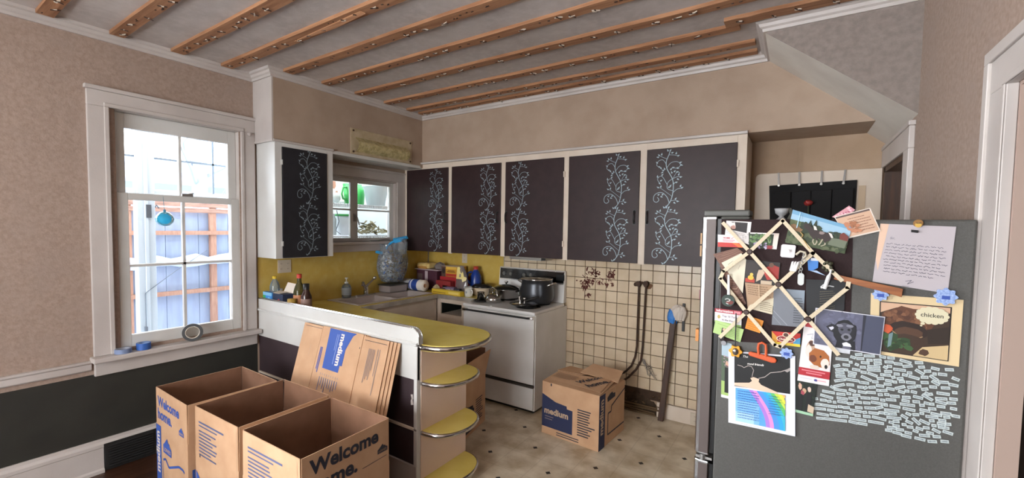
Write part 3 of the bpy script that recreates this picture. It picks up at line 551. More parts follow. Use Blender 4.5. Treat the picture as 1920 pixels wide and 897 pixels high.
def pull(parent, p, v, n):                   # small black bow handle: p centre, n outward
    p, n = Vector(p), Vector(n); z = Vector((0, 0, 1)); m = MB()
    m.tube([p-z*.05, p-z*.045+n*.018, p-z*.02+n*.026, p+z*.02+n*.026, p+z*.045+n*.018, p+z*.05], [.008, .006, .005, .005, .006, .008], 8)
    m.cyl(p-z*.05, p-z*.05+n*.006, .012).cyl(p+z*.05, p+z*.05+n*.006, .012)
    return build(m, 'handle', BLACK, parent)
kl = thing('wall_cupboard', 'narrow white wall cupboard with a blue black stencilled door beside the big window', 'cupboard', (-3.65, 2.1, 1.375))
build(MB().box(-3.786, -3.505, 1.856, 2.372, 1.378, 2.325).box(-3.505, -3.495, 1.856, 1.912, 1.378, 2.325).box(-3.505, -3.495, 2.312, 2.372, 1.378, 2.325).box(-3.505, -3.495, 1.912, 2.312, 2.285, 2.325).box(-3.505, -3.495, 1.912, 2.312, 1.378, 1.386), 'carcass', WHITE2, kl, 0.002)
dr = build(MB().box(-3.505, -3.487, 1.914, 2.310, 1.382, 2.284), 'door', DOORB, kl, 0.002)
vine((-3.487, 2.025, 1.40), (0, 1, 0), (0, 0, 1), 0.215, 0.875, dr)
for z in (1.50, 2.16): build(MB().box(-3.50, -3.484, 1.904, 1.914, z-.02, z+.02), 'hinge', WHITE2, dr)
build(MB().ball((-3.79+.012, 1.852, 1.69), .006), 'cup_hook', ALU, kl)
kb = thing('wall_cupboard', 'long run of white wall cupboards with five dark stencilled doors over the stove', 'cupboard', (-2.05, 3.68, 1.375))
m = MB().box(-3.78, -0.318, 3.50, 3.883, 1.385, 2.345); ED = [(-3.735, -3.115, -3.396, 1), (-3.062, -2.432, -2.70, 1), (-2.376, -1.752, -2.325, 0), (-1.70, -1.073, -1.375, 1), (-1.018, -0.378, -0.965, 0)]
build(m, 'carcass', CREAM, kb, 0.002)
m = MB(); last = -3.78
for a, b, _, _ in ED: m.box(last, a-.001, 3.488, 3.50, 1.375, 2.345); last = b+.001
m.box(last, -0.318, 3.488, 3.50, 1.375, 2.345).box(-3.735, -0.378, 3.489, 3.50, 2.293, 2.345)
build(m, 'face_frame', CREAM, kb)
for k, (a, b, vx, right) in enumerate(ED):
    dr = build(MB().box(a, b, 3.476, 3.496, 1.383, 2.290), 'door', DOORP, kb, 0.002)
    vine((vx, 3.476, 1.393), (1, 0, 0), (0, 0, 1), 0.225, 0.875, dr)
    pull(dr, ((b-.033) if right else (a+.017), 3.476, 1.757), 1, (0, -1, 0))
    for z in (1.52, 2.14): build(MB().box((a-.012) if right else b, a if right else (b+.012), 3.474, 3.488, z-.025, z+.025), 'hinge', CREAM, dr)
li = thing('under_cupboard_lamp', 'slim metal strip lamp under the cupboards above the stove', 'lamp', (-2.16, 3.66, 1.345))
build(MB().box(-2.40, -1.985, 3.60, 3.74, 1.347, 1.385), 'housing', ALU, li, 0.006); build(MB().box(-2.03, -1.985, 3.595, 3.60, 1.35, 1.372), 'end_cap', BLACK, li); build(MB().box(-2.38, -2.05, 3.62, 3.72, 1.341, 1.347), 'diffuser', mat('frosted_cover', (200, 196, 186), 0.4), li)
lt = thing('light_box', 'yellowed plastic light cover screwed to the bulkhead above the small window', 'light', (-3.49, 2.94, 2.33))
AGED = mat('yellowed_frame', (190, 174, 146), 0.6, noise=12, c2=(172, 154, 122))
build(MB().box(-3.499, -3.492, 2.558, 3.318, 2.328, 2.566), 'back_plate', AGED, lt, 0.002)
m = MB(); ny, nz = 36, 10; vs = []
for j in range(nz+1):
    for i in range(ny+1):
        a = math.sin(PI*min(max(j/nz*1.15-.05, 0), 1)); vs.append((-3.492+0.05*a**.6+.003*math.sin(i*1.3)*math.sin(j*2.1)*a, 2.61+0.64*i/ny, 2.352+0.135*j/nz))
m.add(vs, [(j*(ny+1)+i, j*(ny+1)+i+1, (j+1)*(ny+1)+i+1, (j+1)*(ny+1)+i) for j in range(nz) for i in range(ny)], 0, True)
build(m, 'diffuser', mat('yellowed_ribbed_plastic', (200, 186, 136), 0.35, noise=26, c2=(156, 142, 96), two=(60, (216, 206, 170), 0.5), bump=(60, 0.8)), lt)
for y, z in ((2.585, 2.545), (3.295, 2.545), (2.585, 2.35), (3.295, 2.35)): build(MB().cyl((-3.494, y, z), (-3.487, y, z), .01, n=10), 'screw', WOODD, lt)
# ---------------------------------------------------------------- base units, peninsula, worktop
ZT = 0.935
pe = thing('peninsula', 'white peninsula with dark plum kick panels and an open shelved end', 'counter', (-2.85, 2.1, 0))
build(MB().box(-3.785, -1.90, 1.875, 2.32, 0.1, 0.893).box(-3.785, -1.93, 1.90, 2.30, 0.0, 0.1), 'carcass', CREAM, pe)
build(MB().box(-3.785, -1.897, 1.857, 1.875, 0.715, 0.925), 'upper_panel', WHITE2, pe, 0.002)
build(MB().box(-3.785, -1.925, 1.862, 1.875, 0.41, 0.715), 'plum_panel', PLUM, pe); build(MB().box(-3.785, -1.925, 1.862, 1.875, 0.175, 0.398), 'plum_panel', PLUM, pe)
build(MB().box(-3.785, -1.90, 1.852, 1.875, 0.396, 0.412), 'rail', CREAM, pe, 0.002); build(MB().box(-3.785, -1.90, 1.85, 1.875, 0.0, 0.175), 'kick_board', WHITE, pe, 0.003)
build(MB().box(-1.925, -1.897, 1.852, 1.885, 0.0, 0.925), 'corner_post', WHITE2, pe, 0.003)
build(MB().sweep([(-3.785, 1.857), (-1.897, 1.857)], [(0, 0.925), (0.012, 0.93), (0.014, 0.942), (0.006, 0.948), (0, 0.95)]), 'moulding', WHITE2, pe)
lip = [(-3.785, 0.936), (-1.885, 0.936), (-1.887, 0.955)]+[(-1.945+0.058*math.cos(a), 0.975+0.058*math.sin(a)) for a in [PI/2*k/8 for k in range(9)]]+[(-3.785, 1.033)]
build(MB().slab([(x, 1.857, z) for x, z in lip], (0, 0.028, 0)), 'upstand', WHITE2, pe, 0.002)
cap = [(-3.785, 1.033)]+[(-1.945+0.060*math.cos(a), 0.975+0.060*math.sin(a)) for a in [PI/2-PI/2*k/8 for k in range(9)]]+[(-1.883, 0.94)]
build(MB().sweep([(0, 0), (1, 0)], [(0, 0), (0.001, 0)]) if False else MB().tube([(x, 1.857, z) for x, z in cap], 0.004).tube([(x, 1.885, z) for x, z in cap], 0.004), 'chrome_edge', CHROME, pe)
build(MB().box(-1.90, -1.893, 1.885, 2.318, 0.0, 0.893), 'end_panel', mat('bounce_lit_cream_paint', (236, 212, 197), 0.45, noise=3, c2=(228, 202, 186)), pe)  # paler, pinker colour carries light bounced from the right
build(MB().slab([(-1.93+rnd.uniform(-.008,.008)*0+x, 1.861, 0.585+z) for x, z in ((-.03,.03),(-.012,.034),(-.008,.01),(-.014,0),(-.006,-.03),(-.028,-.036),(-.03,-.01),(-.022,.005))], (0, .002, 0)), 'paint_chip', WHITE, pe)
for z in (0.703, 0.393, 0.083):
    a = [(-1.893, 1.888)]+[(-1.893+0.205*math.sin(t)**.8, 2.10-0.212*math.cos(t)) for t in [PI*k/24 for k in range(1, 24)]]+[(-1.893, 2.312)]
    sh = build(MB().slab([(x, y, z-.022) for x, y in a], (0, 0, .022)), 'shelf', YEL, pe)
    build(MB().add([v for x, y in a for v in ((x, y, z-.026), (x+.001, y, z+.001))], [(2*i, 2*i+2, 2*i+3, 2*i+1) for i in range(len(a)-1)], 0, True).tube([(x, y, z-.012) for x, y in a], .013, 8), 'chrome_trim', CHROME, sh)
wt = thing('worktop', 'yellow laminate worktop running from the peninsula round the sink to the stove', 'worktop', (-3.0, 2.7, ZT-.04))
end = [(-1.92+0.27*math.sin(t)**.85, 2.158-0.272*math.cos(t)) for t in [PI*k/28 for k in range(29)]]
outl = [(-3.783, 1.886)]+end+[(-3.2, 2.43), (-3.2, 2.478), (-3.783, 2.478)]
m = MB().slab([(x, y, ZT-.04) for x, y in outl], (0, 0, .04)).box(-3.27, -3.2, 2.478, 3.43, ZT-.04, ZT).box(-3.783, -3.722, 2.478, 3.43, ZT-.04, ZT).box(-3.722, -3.27, 3.40, 3.43, ZT-.04, ZT).box(-3.783, -2.695, 3.43, 3.868, ZT-.04, ZT)
build(m, 'laminate_top', YEL, wt)
build(MB().tube([(x, y, ZT-.02) for x, y in [(-1.925, 1.872)]+end+[(-3.2, 2.432)]], .017, 8), 'chrome_trim', CHROME, wt)
build(MB().box(-3.205, -3.19, 2.435, 3.43, ZT-.042, ZT+.001).box(-3.19, -2.695, 3.418, 3.43, ZT-.042, ZT+.001), 'metal_edge', mat('worn_metal_edge', (205, 200, 192), 0.35, 0.6, noise=9, c2=(176, 168, 158)), wt, 0.002)
su = thing('sink_unit', 'cream painted sink base unit with recessed panels', 'cabinet', (-3.5, 2.9, 0))
m = MB().box(-3.775, -3.235, 2.44, 3.862, 0.1, 0.60).box(-3.255, -3.235, 2.44, 3.445, 0.60, 0.893)
build(m, 'carcass', CREAM, su)
for ya, yb, za, zb in ((2.46, 2.70, .14, .86), (2.72, 3.40, .70, .86), (2.72, 3.40, .14, .68)): build(MB().box(-3.235, -3.225, ya, yb, za, zb), 'door_panel', CREAM, su, 0.004)
bu = thing('base_cabinet', 'cream base cabinet with an empty drawer opening left of the stove', 'cabinet', (-2.95, 3.65, 0))
DARKI = mat('dark_green_interior', (30, 38, 32), 0.8)
m = MB().box(-3.225, -3.175, 3.445, 3.862, 0.0, 0.893).box(-2.885, -2.70, 3.445, 3.862, 0.0, 0.893).box(-3.175, -2.885, 3.445, 3.862, 0.0, 0.725).box(-3.175, -2.885, 3.445, 3.862, 0.845, 0.893)
build(m, 'carcass', CREAM, bu, 0.002); build(MB().box(-3.174, -2.886, 3.80, 3.86, 0.726, 0.844).box(-3.174, -3.168, 3.46, 3.80, 0.726, 0.844).box(-2.892, -2.886, 3.46, 3.80, 0.726, 0.844).box(-3.168, -2.892, 3.46, 3.80, 0.838, 0.844), 'drawer_cavity', DARKI, bu)
build(MB().box(-3.17, -2.89, 3.437, 3.445, 0.10, 0.70), 'door', CREAM, bu, 0.003)
sk = thing('kitchen_sink', 'old white double bowl sink set into the yellow worktop under the small window', 'sink', (-3.5, 2.94, ZT-.2))
m = MB().box(-3.735, -3.262, 2.465, 2.50, ZT, ZT+.008).box(-3.735, -3.262, 3.385, 3.415, ZT, ZT+.008).box(-3.735, -3.62, 2.50, 3.385, ZT, ZT+.008).box(-3.295, -3.262, 2.50, 3.385, ZT, ZT+.008).box(-3.62, -3.295, 2.93, 2.97, ZT-.03, ZT+.004)
build(m, 'rim', SINKM, sk, 0.004)
for ya, yb in ((2.50, 2.93), (2.97, 3.385)):
    m = MB().box(-3.62, -3.615, ya, yb, ZT-.19, ZT).box(-3.30, -3.295, ya, yb, ZT-.19, ZT).box(-3.615, -3.30, ya, ya+.005, ZT-.19, ZT).box(-3.615, -3.30, yb-.005, yb, ZT-.19, ZT).box(-3.615, -3.30, ya+.005, yb-.005, ZT-.19, ZT-.185)
    bo = build(m, 'bowl', SINKM, sk); build(MB().cyl((-3.46, (ya+yb)/2, ZT-.185), (-3.46, (ya+yb)/2, ZT-.18), .04), 'drain', CHROME, bo)
fa = thing('kitchen_tap', 'chrome mixer tap with a single raised lever behind the sink', 'tap', (-3.68, 2.87, ZT+.009))
z = ZT+.009
build(MB().slab([(-3.68+.028*math.cos(t), 2.87+.125*math.sin(t), z) for t in [2*PI*k/20 for k in range(20)]], (0, 0, .014)), 'base_plate', CHROME, fa, 0.004)
build(MB().cyl((-3.68, 2.87, z+.014), (-3.68, 2.87, z+.09), .026, .022), 'body', CHROME, fa)
build(MB().tube([(-3.68, 2.87, z+.05), (-3.64, 2.82, z+.10), (-3.58, 2.76, z+.145), (-3.56, 2.74, z+.15), (-3.545, 2.725, z+.125)], [.018, .016, .014, .014, .013], 10), 'spout', CHROME, fa)
build(MB().tube([(-3.68, 2.87, z+.09), (-3.675, 2.91, z+.12), (-3.67, 2.96, z+.16)], [.016, .011, .010], 8).ball((-3.668, 2.97, z+.17), .02), 'lever', CHROME, fa)
def outlet(name, lab, c, ax, w, h, n=2):
    t = thing(name, lab, 'socket', c); c = Vector(c); u = Vector((0, 1, 0)) if ax == 'x' else Vector((1, 0, 0)); nn = Vector((1, 0, 0)) if ax == 'x' else Vector((0, -1, 0)); z = Vector((0, 0, 1))
    PL = mat('beige_socket_plate', (196, 184, 166), 0.45)
    build(MB().slab([c-u*w/2-z*h/2, c+u*w/2-z*h/2, c+u*w/2+z*h/2, c-u*w/2+z*h/2], nn*.005), 'cover_plate', PL, t, 0.002)
    for k in range(n):
        cc = c+u*((k-(n-1)/2)*w/n)+nn*.005
        for s in (-1, 1):
            q = cc+z*s*h*.2; pr = build(MB().slab([q+u*a*.014+z*b*.014 for a, b in ((-1, -.6), (-.5, -1), (.5, -1), (1, -.6), (1, .6), (.5, 1), (-.5, 1), (-1, .6))], nn*.002), 'outlet', PL, t)
            build(MB().slab([q-u*.006+z*.006+nn*.002, q-u*.004+z*.006+nn*.002, q-u*.004-z*.004+nn*.002, q-u*.006-z*.004+nn*.002], nn*.0004).slab([q+u*.004+z*.006+nn*.002, q+u*.006+z*.006+nn*.002, q+u*.006-z*.004+nn*.002, q+u*.004-z*.004+nn*.002], nn*.0004), 'slots', BLACK, pr)
outlet('wall_socket', 'beige double socket plate on the yellow backsplash under the narrow cupboard', (-3.783, 2.082, 1.287), 'x', .12, .115)
outlet('wall_socket', 'beige socket low on the white skirting beside the fridge', (-0.66, 3.862, .062), 'y', .075, .10, 1)
outlet('wall_socket', 'beige socket on the back of the yellow corner under the first dark door', (-3.2, 3.872, 1.30), 'y', .075, .115, 1)
# ---------------------------------------------------------------- stove
sv = thing('kitchen_stove', 'old white electric stove with a black control panel against the tiled wall', 'stove', (-2.28, 3.54, 0))
XA, XB = -2.683, -1.877
build(MB().box(XA, XB, 3.25, 3.862, 0.035, 0.893).box(XA+.03, XB-.03, 3.29, 3.84, 0.0, 0.035, 1), 'body', [ENAMEL, BLACK], sv, 0.003)
build(MB().box(XA-.003, XB+.003, 3.222, 3.80, 0.893, 0.922), 'cooktop', ENAMEL, sv, 0.010, seg=3)
dr = build(MB().box(XA+.006, XB-.006, 3.226, 3.25, 0.275, 0.885), 'oven_door', ENAMEL, sv, 0.006)
build(MB().box(XA+.03, XB-.035, 3.186, 3.204, 0.862, 0.878), 'handle', BLACK, dr, 0.004)
build(MB().box(XA+.02, XA+.06, 3.186, 3.226, 0.858, 0.882).slab([(XB-.075, 3.19, .862), (XB-.012, 3.215, .857), (XB-.012, 3.215, .885), (XB-.075, 3.19, .878)], (0, .012, 0)), 'handle_bracket', CHROME, dr, 0.002)
dw = build(MB().box(XA+.006, XB-.006, 3.228, 3.25, 0.045, 0.245), 'storage_drawer', ENAMEL, sv, 0.005)
build(MB().box(XA+.006, XB-.006, 3.222, 3.25, 0.248, 0.268), 'drawer_pull', mat('dark_pull_strip', (58, 54, 50), 0.5), dw)
bgv = build(MB().slab([(XA+.01, 3.80, .922), (XA+.01, 3.865, .922), (XA+.01, 3.865, 1.235), (XA+.01, 3.83, 1.24)], (XB-XA-.02, 0, 0)), 'backguard', ENAMEL, sv, 0.006)
def bgp(x, z): return (x, 3.80+(z-.922)*.094-.004, z)
build(MB().slab([bgp(XA+.025, 1.118), bgp(XB-.02, 1.118), bgp(XB-.02, 1.225), bgp(XA+.025, 1.225)], (0, -.003, 0)), 'control_panel', BLACKG, bgv)
build(MB().slab([bgp(XA+.025, 1.108), bgp(XB-.02, 1.108), bgp(XB-.02, 1.116), bgp(XA+.025, 1.116)], (0, -.004, 0)).slab([bgp(XA+.02, 1.226), bgp(XB-.015, 1.226), bgp(XB-.015, 1.234), bgp(XA+.02, 1.234)], (0, -.004, 0)), 'chrome_strip', CHROME, bgv)
for x in (-2.60, -2.515, -2.35, -2.27): 
    p = Vector(bgp(x, 1.172)); build(MB().cyl(p, p+Vector((0, -.022, 0)), .022, .018, n=12).box(p.x-.003, p.x+.003, p.y-.03, p.y-.02, p.z-.017, p.z+.017), 'knob', mat('satin_knob', (150, 150, 148), 0.3, 0.8), bgv)
p = Vector(bgp(-1.93, 1.172)); build(MB().box(p.x-.05, p.x+.04, p.y-.008, p.y-.003, p.z-.03, p.z+.03), 'clock_window', mat('clock_face', (40, 42, 44), 0.15), bgv)
COIL = mat('burner_coil', (36, 35, 36), 0.5, 0.4)
def burner(x, y, R):
    b = build(MB().lathe([(R+.018, 0.004), (R+.014, 0.008), (R, 0.003), (R*.5, -.006), (.01, -.006)], (x, y, .9225), 22), 'drip_pan', CHROME, sv)
    build(MB().tube([(x+math.cos(t)*(R*(.22+.72*t/(6*PI))), y+math.sin(t)*(R*(.22+.72*t/(6*PI))), .932) for t in [6*PI*k/66 for k in range(67)]], .0055, 5), 'coil', COIL, b)
for x, y, R in ((-2.60, 3.40, .082), (-2.06, 3.42, .098), (-2.46, 3.66, .098), (-2.06, 3.645, .082)): burner(x, y, R)
# cookware on the stove
ANOD = mat('charcoal_anodised', (58, 60, 64), 0.32, 0.6); POL = mat('polished_steel', (200, 198, 196), 0.12, 1.0)
ZB = .938
sp = thing('stock_pot', 'tall charcoal stock pot with chrome loop handles on the right rear burner', 'pot', (-2.085, 3.62, ZB))
build(MB().lathe([(.001, 0), (.135, 0), (.155, .02), (.165, .06), (.163, .11), (.152, .18), (.148, .225), (.152, .228), (.145, .232), (.142, .20), (.001, .19)], (-2.085, 3.62, ZB), 36), 'body', ANOD, sp)
build(MB().lathe([(.150, .226), (.158, .229), (.157, .236), (.148, .238), (.146, .233)], (-2.085, 3.62, ZB), 36), 'rim', POL, sp)
ld = build(MB().lathe([(.150, .237), (.12, .243), (.05, .246), (.001, .247)], (-2.085, 3.62, ZB), 32), 'lid', mat('smoky_lid', (70, 66, 62), 0.12, 0.3), sp)
for s in (-1, 1):
    c = Vector((-2.085+s*.155, 3.62-.02*s, ZB+.19)); build(MB().tube([c+Vector((-.006*s, -.045, -.01)), c+Vector((s*.045, -.04, .012)), c+Vector((s*.055, 0, .016)), c+Vector((s*.045, .04, .012)), c+Vector((-.006*s, .045, -.01))], .008, 8), 'handle', POL, sp)
sa = thing('saucepan', 'wide polished saucepan with a dark lid on the left rear burner', 'pan', (-2.475, 3.665, ZB))
build(MB().lathe([(.001, 0), (.12, 0), (.135, .015), (.138, .09), (.145, .095), (.14, .098), (.132, .09), (.001, .08)], (-2.475, 3.665, ZB), 32), 'body', POL, sa)
ld = build(MB().lathe([(.146, .098), (.14, .106), (.09, .128), (.03, .138), (.001, .139)], (-2.475, 3.665, ZB), 32), 'lid', mat('dark_glass_lid', (44, 46, 46), 0.08, 0.5), sa)
build(MB().lathe([(.008, .138), (.008, .152), (.022, .162), (.018, .172), (.001, .174)], (-2.475, 3.665, ZB), 16), 'knob', POL, ld)
build(MB().tube([(-2.32, 3.62, ZB+.085), (-2.30, 3.60, ZB+.095), (-2.275, 3.585, ZB+.10)], [.012, .014, .012], 8), 'handle', BLACK, sa)
build(MB().tube([(-2.585, 3.63, ZB+.06), (-2.615, 3.61, ZB+.075), (-2.615, 3.58, ZB+.075), (-2.585, 3.59, ZB+.06)], .007, 7), 'handle', POL, sa)
kt = thing('kettle', 'small shiny kettle with curved spout on the left front of the stove', 'kettle', (-2.47, 3.425, .930))
build(MB().lathe([(.001, 0), (.07, 0), (.082, .012), (.078, .04), (.055, .068), (.03, .078), (.001, .08)], (-2.47, 3.425, .930), 26), 'body', POL, kt)
build(MB().ball((-2.47, 3.425, 1.018), .012), 'knob', POL, kt)
build(MB().tube([(-2.405, 3.41, .965), (-2.37, 3.405, .985), (-2.355, 3.40, 1.01)], [.016, .012, .009], 8), 'spout', POL, kt)
build(MB().tube([(-2.53, 3.435, .995), (-2.52, 3.433, 1.05), (-2.47, 3.425, 1.07), (-2.42, 3.417, 1.05), (-2.41, 3.415, .995)], .006, 7), 'handle', POL, kt)
cu = thing('steel_cup', 'small straight sided steel cup on the left front burner', 'cup', (-2.60, 3.40, .939))
build(MB().lathe([(.001, 0), (.036, 0), (.038, .075), (.040, .076), (.036, .078), (.034, .004), (.001, .004)], (-2.60, 3.40, .939), 20), 'body', POL, cu)
build(MB().tube([(-2.565, 3.39, .998), (-2.545, 3.385, .99), (-2.545, 3.385, .965), (-2.565, 3.39, .955)], .005, 6), 'handle', POL, cu)
fp = thing('frying_pan', 'shallow steel pan with a steel lid and knob on the right front burner', 'pan', (-2.07, 3.41, ZB))
build(MB().lathe([(.001, 0), (.10, 0), (.135, .018), (.139, .02), (.132, .022), (.001, .006)], (-2.09, 3.40, ZB), 32), 'body', mat('dark_steel', (90, 88, 86), 0.2, 1.0), fp)
ld = build(MB().lathe([(.125, .021), (.09, .032), (.03, .038), (.001, .038)], (-2.09, 3.40, ZB), 28), 'lid', POL, fp)
build(MB().lathe([(.006, .038), (.007, .055), (.02, .064), (.014, .074), (.001, .075)], (-2.09, 3.40, ZB), 14).tube([(-2.13, 3.39, ZB+.034), (-2.135, 3.385, ZB+.06), (-2.13, 3.38, ZB+.085)], .012, 8), 'knob', POL, ld)
build(MB().tube([(-2.06, 3.36, ZB+.05), (-2.0, 3.40, ZB+.075), (-1.95, 3.43, ZB+.09)], [.008, .01, .008], 7), 'handle', BLACK, fp)
# ---------------------------------------------------------------- things on the worktop
def box_thing(name, lab, cat, x0, x1, y0, y1, z0, z1, m, rot=0, lid=None, prints=None, group=None):
    c = Vector(((x0+x1)/2, (y0+y1)/2, z0)); hx, hy, h = (x1-x0)/2, (y1-y0)/2, z1-z0
    t = thing(name, lab, cat, c, rot, group); build(MB().box(-hx, hx, -hy, hy, 0, h), 'carton', m, t, 0.002)
    if lid: build(MB().box(-hx, hx, -hy, hy, h, h+.002), 'top_panel', lid, t)
    if prints:
        pr = Print((-hx, -hy, 0), (1, 0, 0), (0, 0, 1), 0.001); prints(pr, 2*hx, h); pr.done('front_print', t)
    return t
CLEAR = glass('clear_bottle_plastic', (0.86, 0.9, 0.92, 1), 0.14, ((180, 196, 204), 0.25))
def bottle(name, lab, c, prof, m, capm, capprof, label_band=None, liquid=None):
    t = thing(name, lab, 'bottle', c); build(MB().lathe([(.001, prof[0][1])]+prof, c, 20), 'body', m, t)
    build(MB().lathe(capprof+[(.001, capprof[-1][1])], c, 16), 'cap', capm, t)
    if label_band: r0, a, b, mm = label_band; build(MB().lathe([(r0, a), (r0, b)], c, 20), 'paper_label', mm, t)
    if liquid: build(MB().lathe([(.001, liquid[0][1])]+liquid+[(.001, liquid[-1][1])], c, 20), 'liquid', liquid_m(m.name), t)
    return t
def liquid_m(n): return mat('liquid_'+n, (120, 84, 40), 0.2)
bottle('water_bottle', 'clear plastic bottle with a yellow cap at the left end of the peninsula', (-3.725, 1.965, ZT), [(.036, 0), (.038, .02), (.037, .10), (.040, .12), (.040, .19), (.030, .225), (.014, .25), (.014, .262)], CLEAR, pm('d8b83a'), [(.017, .255), (.017, .278)])
bottle('spice_jar', 'small white topped jar behind the blue and green packet', (-3.762, 2.03, ZT), [(.022, 0), (.022, .12), (.018, .135)], CLEAR, pm('e4e4e0'), [(.022, .135), (.022, .16)])
def bp_(pr, w, h): pr.rect(0, 0, w*.3, h, '3aa86a'); pr.rect(w*.3, 0, w, h, '3c8edc'); pr.ell(w*.68, h*.45, w*.2, h*.3, '7cc0f0'); pr.rect(0, h*.82, w, h, '8cc8f0')
box_thing('tea_packet', 'bright blue and green packet on the peninsula behind the white upstand', 'packet', -3.77, -3.63, 1.89, 1.925, ZT, 1.085, pm('3c8edc'), prints=bp_)
tb = box_thing('cardboard_carton', 'dark blue printed carton with its white flap open next to the blue packet', 'carton', -3.625, -3.47, 1.895, 1.985, ZT, 1.085, pm('2c3852'), prints=lambda pr, w, h: (pr.rect(w*.1, h*.1, w*.9, h*.35, '7a5a5a'), pr.ell(w*.6, h*.62, w*.12, h*.12, 'c05058', j=.2), pr.text('TEA', w*.15, h*.45, w*.3, 'b8c4d8', .02)))
build(MB().slab([(-.075, .045, .15), (.075, .045, .15), (.078, .075, .225), (-.06, .075, .23)], (0, .003, 0)).slab([(-.077, -.045, .152), (.02, -.045, .152), (.02, .03, .157), (-.11, .03, .157)], (0, 0, .002)), 'flap', pm('e6ddd0'), tb)
OILG = glass('olive_bottle_glass', (0.62, 0.62, 0.40, 1), 0.14, ((96, 92, 56), 0.45))
bottle('oil_bottle', 'greenish oil bottle with a red cap on the peninsula', (-3.385, 1.985, ZT), [(.043, 0), (.045, .02), (.045, .17), (.034, .215), (.018, .25), (.016, .29)], OILG, pm('b8382c'), [(.019, .285), (.019, .318)], (.0458, .05, .15, pm('b07850')))
bottle('sauce_bottle', 'short dark brown bottle with a black cap right of the oil bottle', (-3.27, 1.975, ZT), [(.038, 0), (.04, .01), (.04, .15), (.026, .185), (.02, .21)], mat('dark_sauce', (52, 30, 24), 0.15), BLACK, [(.024, .205), (.024, .25)], (.0408, .04, .13, pm('8a7068')))
jar = bottle('honey_jar', 'low amber jar in front of the red capped oil bottle', (-3.37, 1.915, ZT), [(.03, 0), (.032, .01), (.032, .09)], mat('amber_glass', (150, 110, 50), 0.15), pm('a08238'), [(.034, .09), (.034, .125)])
bottle('dish_soap', 'clear pump soap dispenser with a round label beside the sink', (-3.70, 2.655, ZT+.009), [(.042, 0), (.045, .01), (.046, .09), (.036, .125), (.016, .14)], CLEAR, pm('c8c8c4'), [(.018, .14), (.018, .155), (.006, .158), (.006, .185), (.016, .19), (.014, .198)], (.0465, .03, .10, pm('9ca4a8')))
# clear bag of rubbish
bg_ = thing('plastic_bag', 'clear plastic bag of crumpled waste with bright blue drawstrings beside the small window', 'bag', (-3.665, 3.2, ZT+.104))
FILM = glass('bag_film', (0.93, 0.95, 0.97, 1), 0.16, ((214, 224, 232), 0.16))
def crumple(c, rx, ry, prof, m, parent, name, amp, seed, n=40):
    r = random.Random(seed); ph = [(r.uniform(0, 6), r.randint(2, 9), r.uniform(0.3, 1)) for _ in range(7)]; vs = []; k = len(prof)
    for j, (s, z) in enumerate(prof):
        for i in range(n):
            t = 2*PI*i/n; w = 1+amp*sum(a*math.sin(f*t+p+j*.6*(f % 3-1)) for p, f, a in ph)/4+r.uniform(-amp, amp)*.35
            vs.append((c[0]+rx*s*w*math.cos(t), c[1]+ry*s*w*math.sin(t), c[2]+z+r.uniform(-.006, .006)))
    return build(MB().add(vs, [(j*n+i, j*n+(i+1) % n, (j+1)*n+(i+1) % n, (j+1)*n+i) for j in range(k-1) for i in range(n)], 0, False), name, m, parent)
crumple((-3.668, 3.215, .965), .108, .178, [(.3, .08), (.75, .10), (.95, .16), (1.05, .24), (1.06, .32), (.98, .38), (.88, .42), (.86, .46), (.92, .50)], FILM, bg_, 'film', .10, 4)
FILL = [mat('waste_film', (206, 214, 220), 0.35), mat('waste_white', (230, 232, 232), 0.5), mat('waste_blue', (60, 110, 190), 0.5), mat('waste_tan', (170, 140, 110), 0.6), mat('waste_grey', (158, 166, 172), 0.4)]
r = random.Random(21); m = MB()
for k in range(420):
    a, b = r.uniform(0, 2*PI), r.uniform(-1, 1); q = r.uniform(.55, 1)**.5
    c = Vector((-3.668+.092*q*math.cos(a)*math.sqrt(1-b*b*.7), 3.215+.155*q*math.sin(a)*math.sqrt(1-b*b*.7), 1.215+.15*b))
    d = Vector((r.gauss(0, 1), r.gauss(0, 1), r.gauss(0, 1))).normalized(); e = d.orthogonal().normalized(); l, w = r.uniform(.012, .035), r.uniform(.008, .02)
    m.slab([c-d*l, c+e*w*r.uniform(.5, 1), c+d*l*r.uniform(.4, 1), c-e*w], d.cross(e)*.004, r.choice([0, 0, 0, 1, 1, 4, 4, 4, 2, 3]))
build(m, 'crumpled_waste', FILL, bg_, kind='stuff')
BLUED = glass('blue_drawstring', (0.3, 0.7, 0.98, 1), 0.1, ((70, 180, 240), 0.75))
build(MB().slab([(-3.60, 3.18, 1.475), (-3.55, 3.22, 1.49), (-3.54, 3.30, 1.525), (-3.58, 3.34, 1.535), (-3.65, 3.20, 1.505)], (0, 0, .02)).tube([(-3.66, 3.12, 1.41), (-3.66, 3.13, 1.44), (-3.63, 3.16, 1.48), (-3.58, 3.24, 1.525), (-3.55, 3.32, 1.53)], [.008, .012, .014, .012, .01], 7), 'drawstring', BLUED, bg_)
build(MB().slab([(-3.745, 3.04, 1.37), (-3.72, 3.03, 1.395), (-3.67, 3.06, 1.385), (-3.69, 3.07, 1.355)], (.01, .01, 0)), 'drawstring', BLUED, bg_)
fm = MB(); n = 12
vs = []
for j, (z, w) in enumerate(((1.35, .11), (1.42, .12), (1.48, .12), (1.525, .10))):
    for i in range(n): vs.append((-3.615+.5*w*math.cos(2*PI*i/n)*1.4+.006*math.sin(5*i+j), 3.27+.5*w*math.sin(2*PI*i/n)*1.2, z+.006*math.cos(3*i)))
build(fm.add(vs, [(j*n+i, j*n+(i+1) % n, (j+1)*n+(i+1) % n, (j+1)*n+i) for j in range(3) for i in range(n)]), 'bag_neck', FILM, bg_)
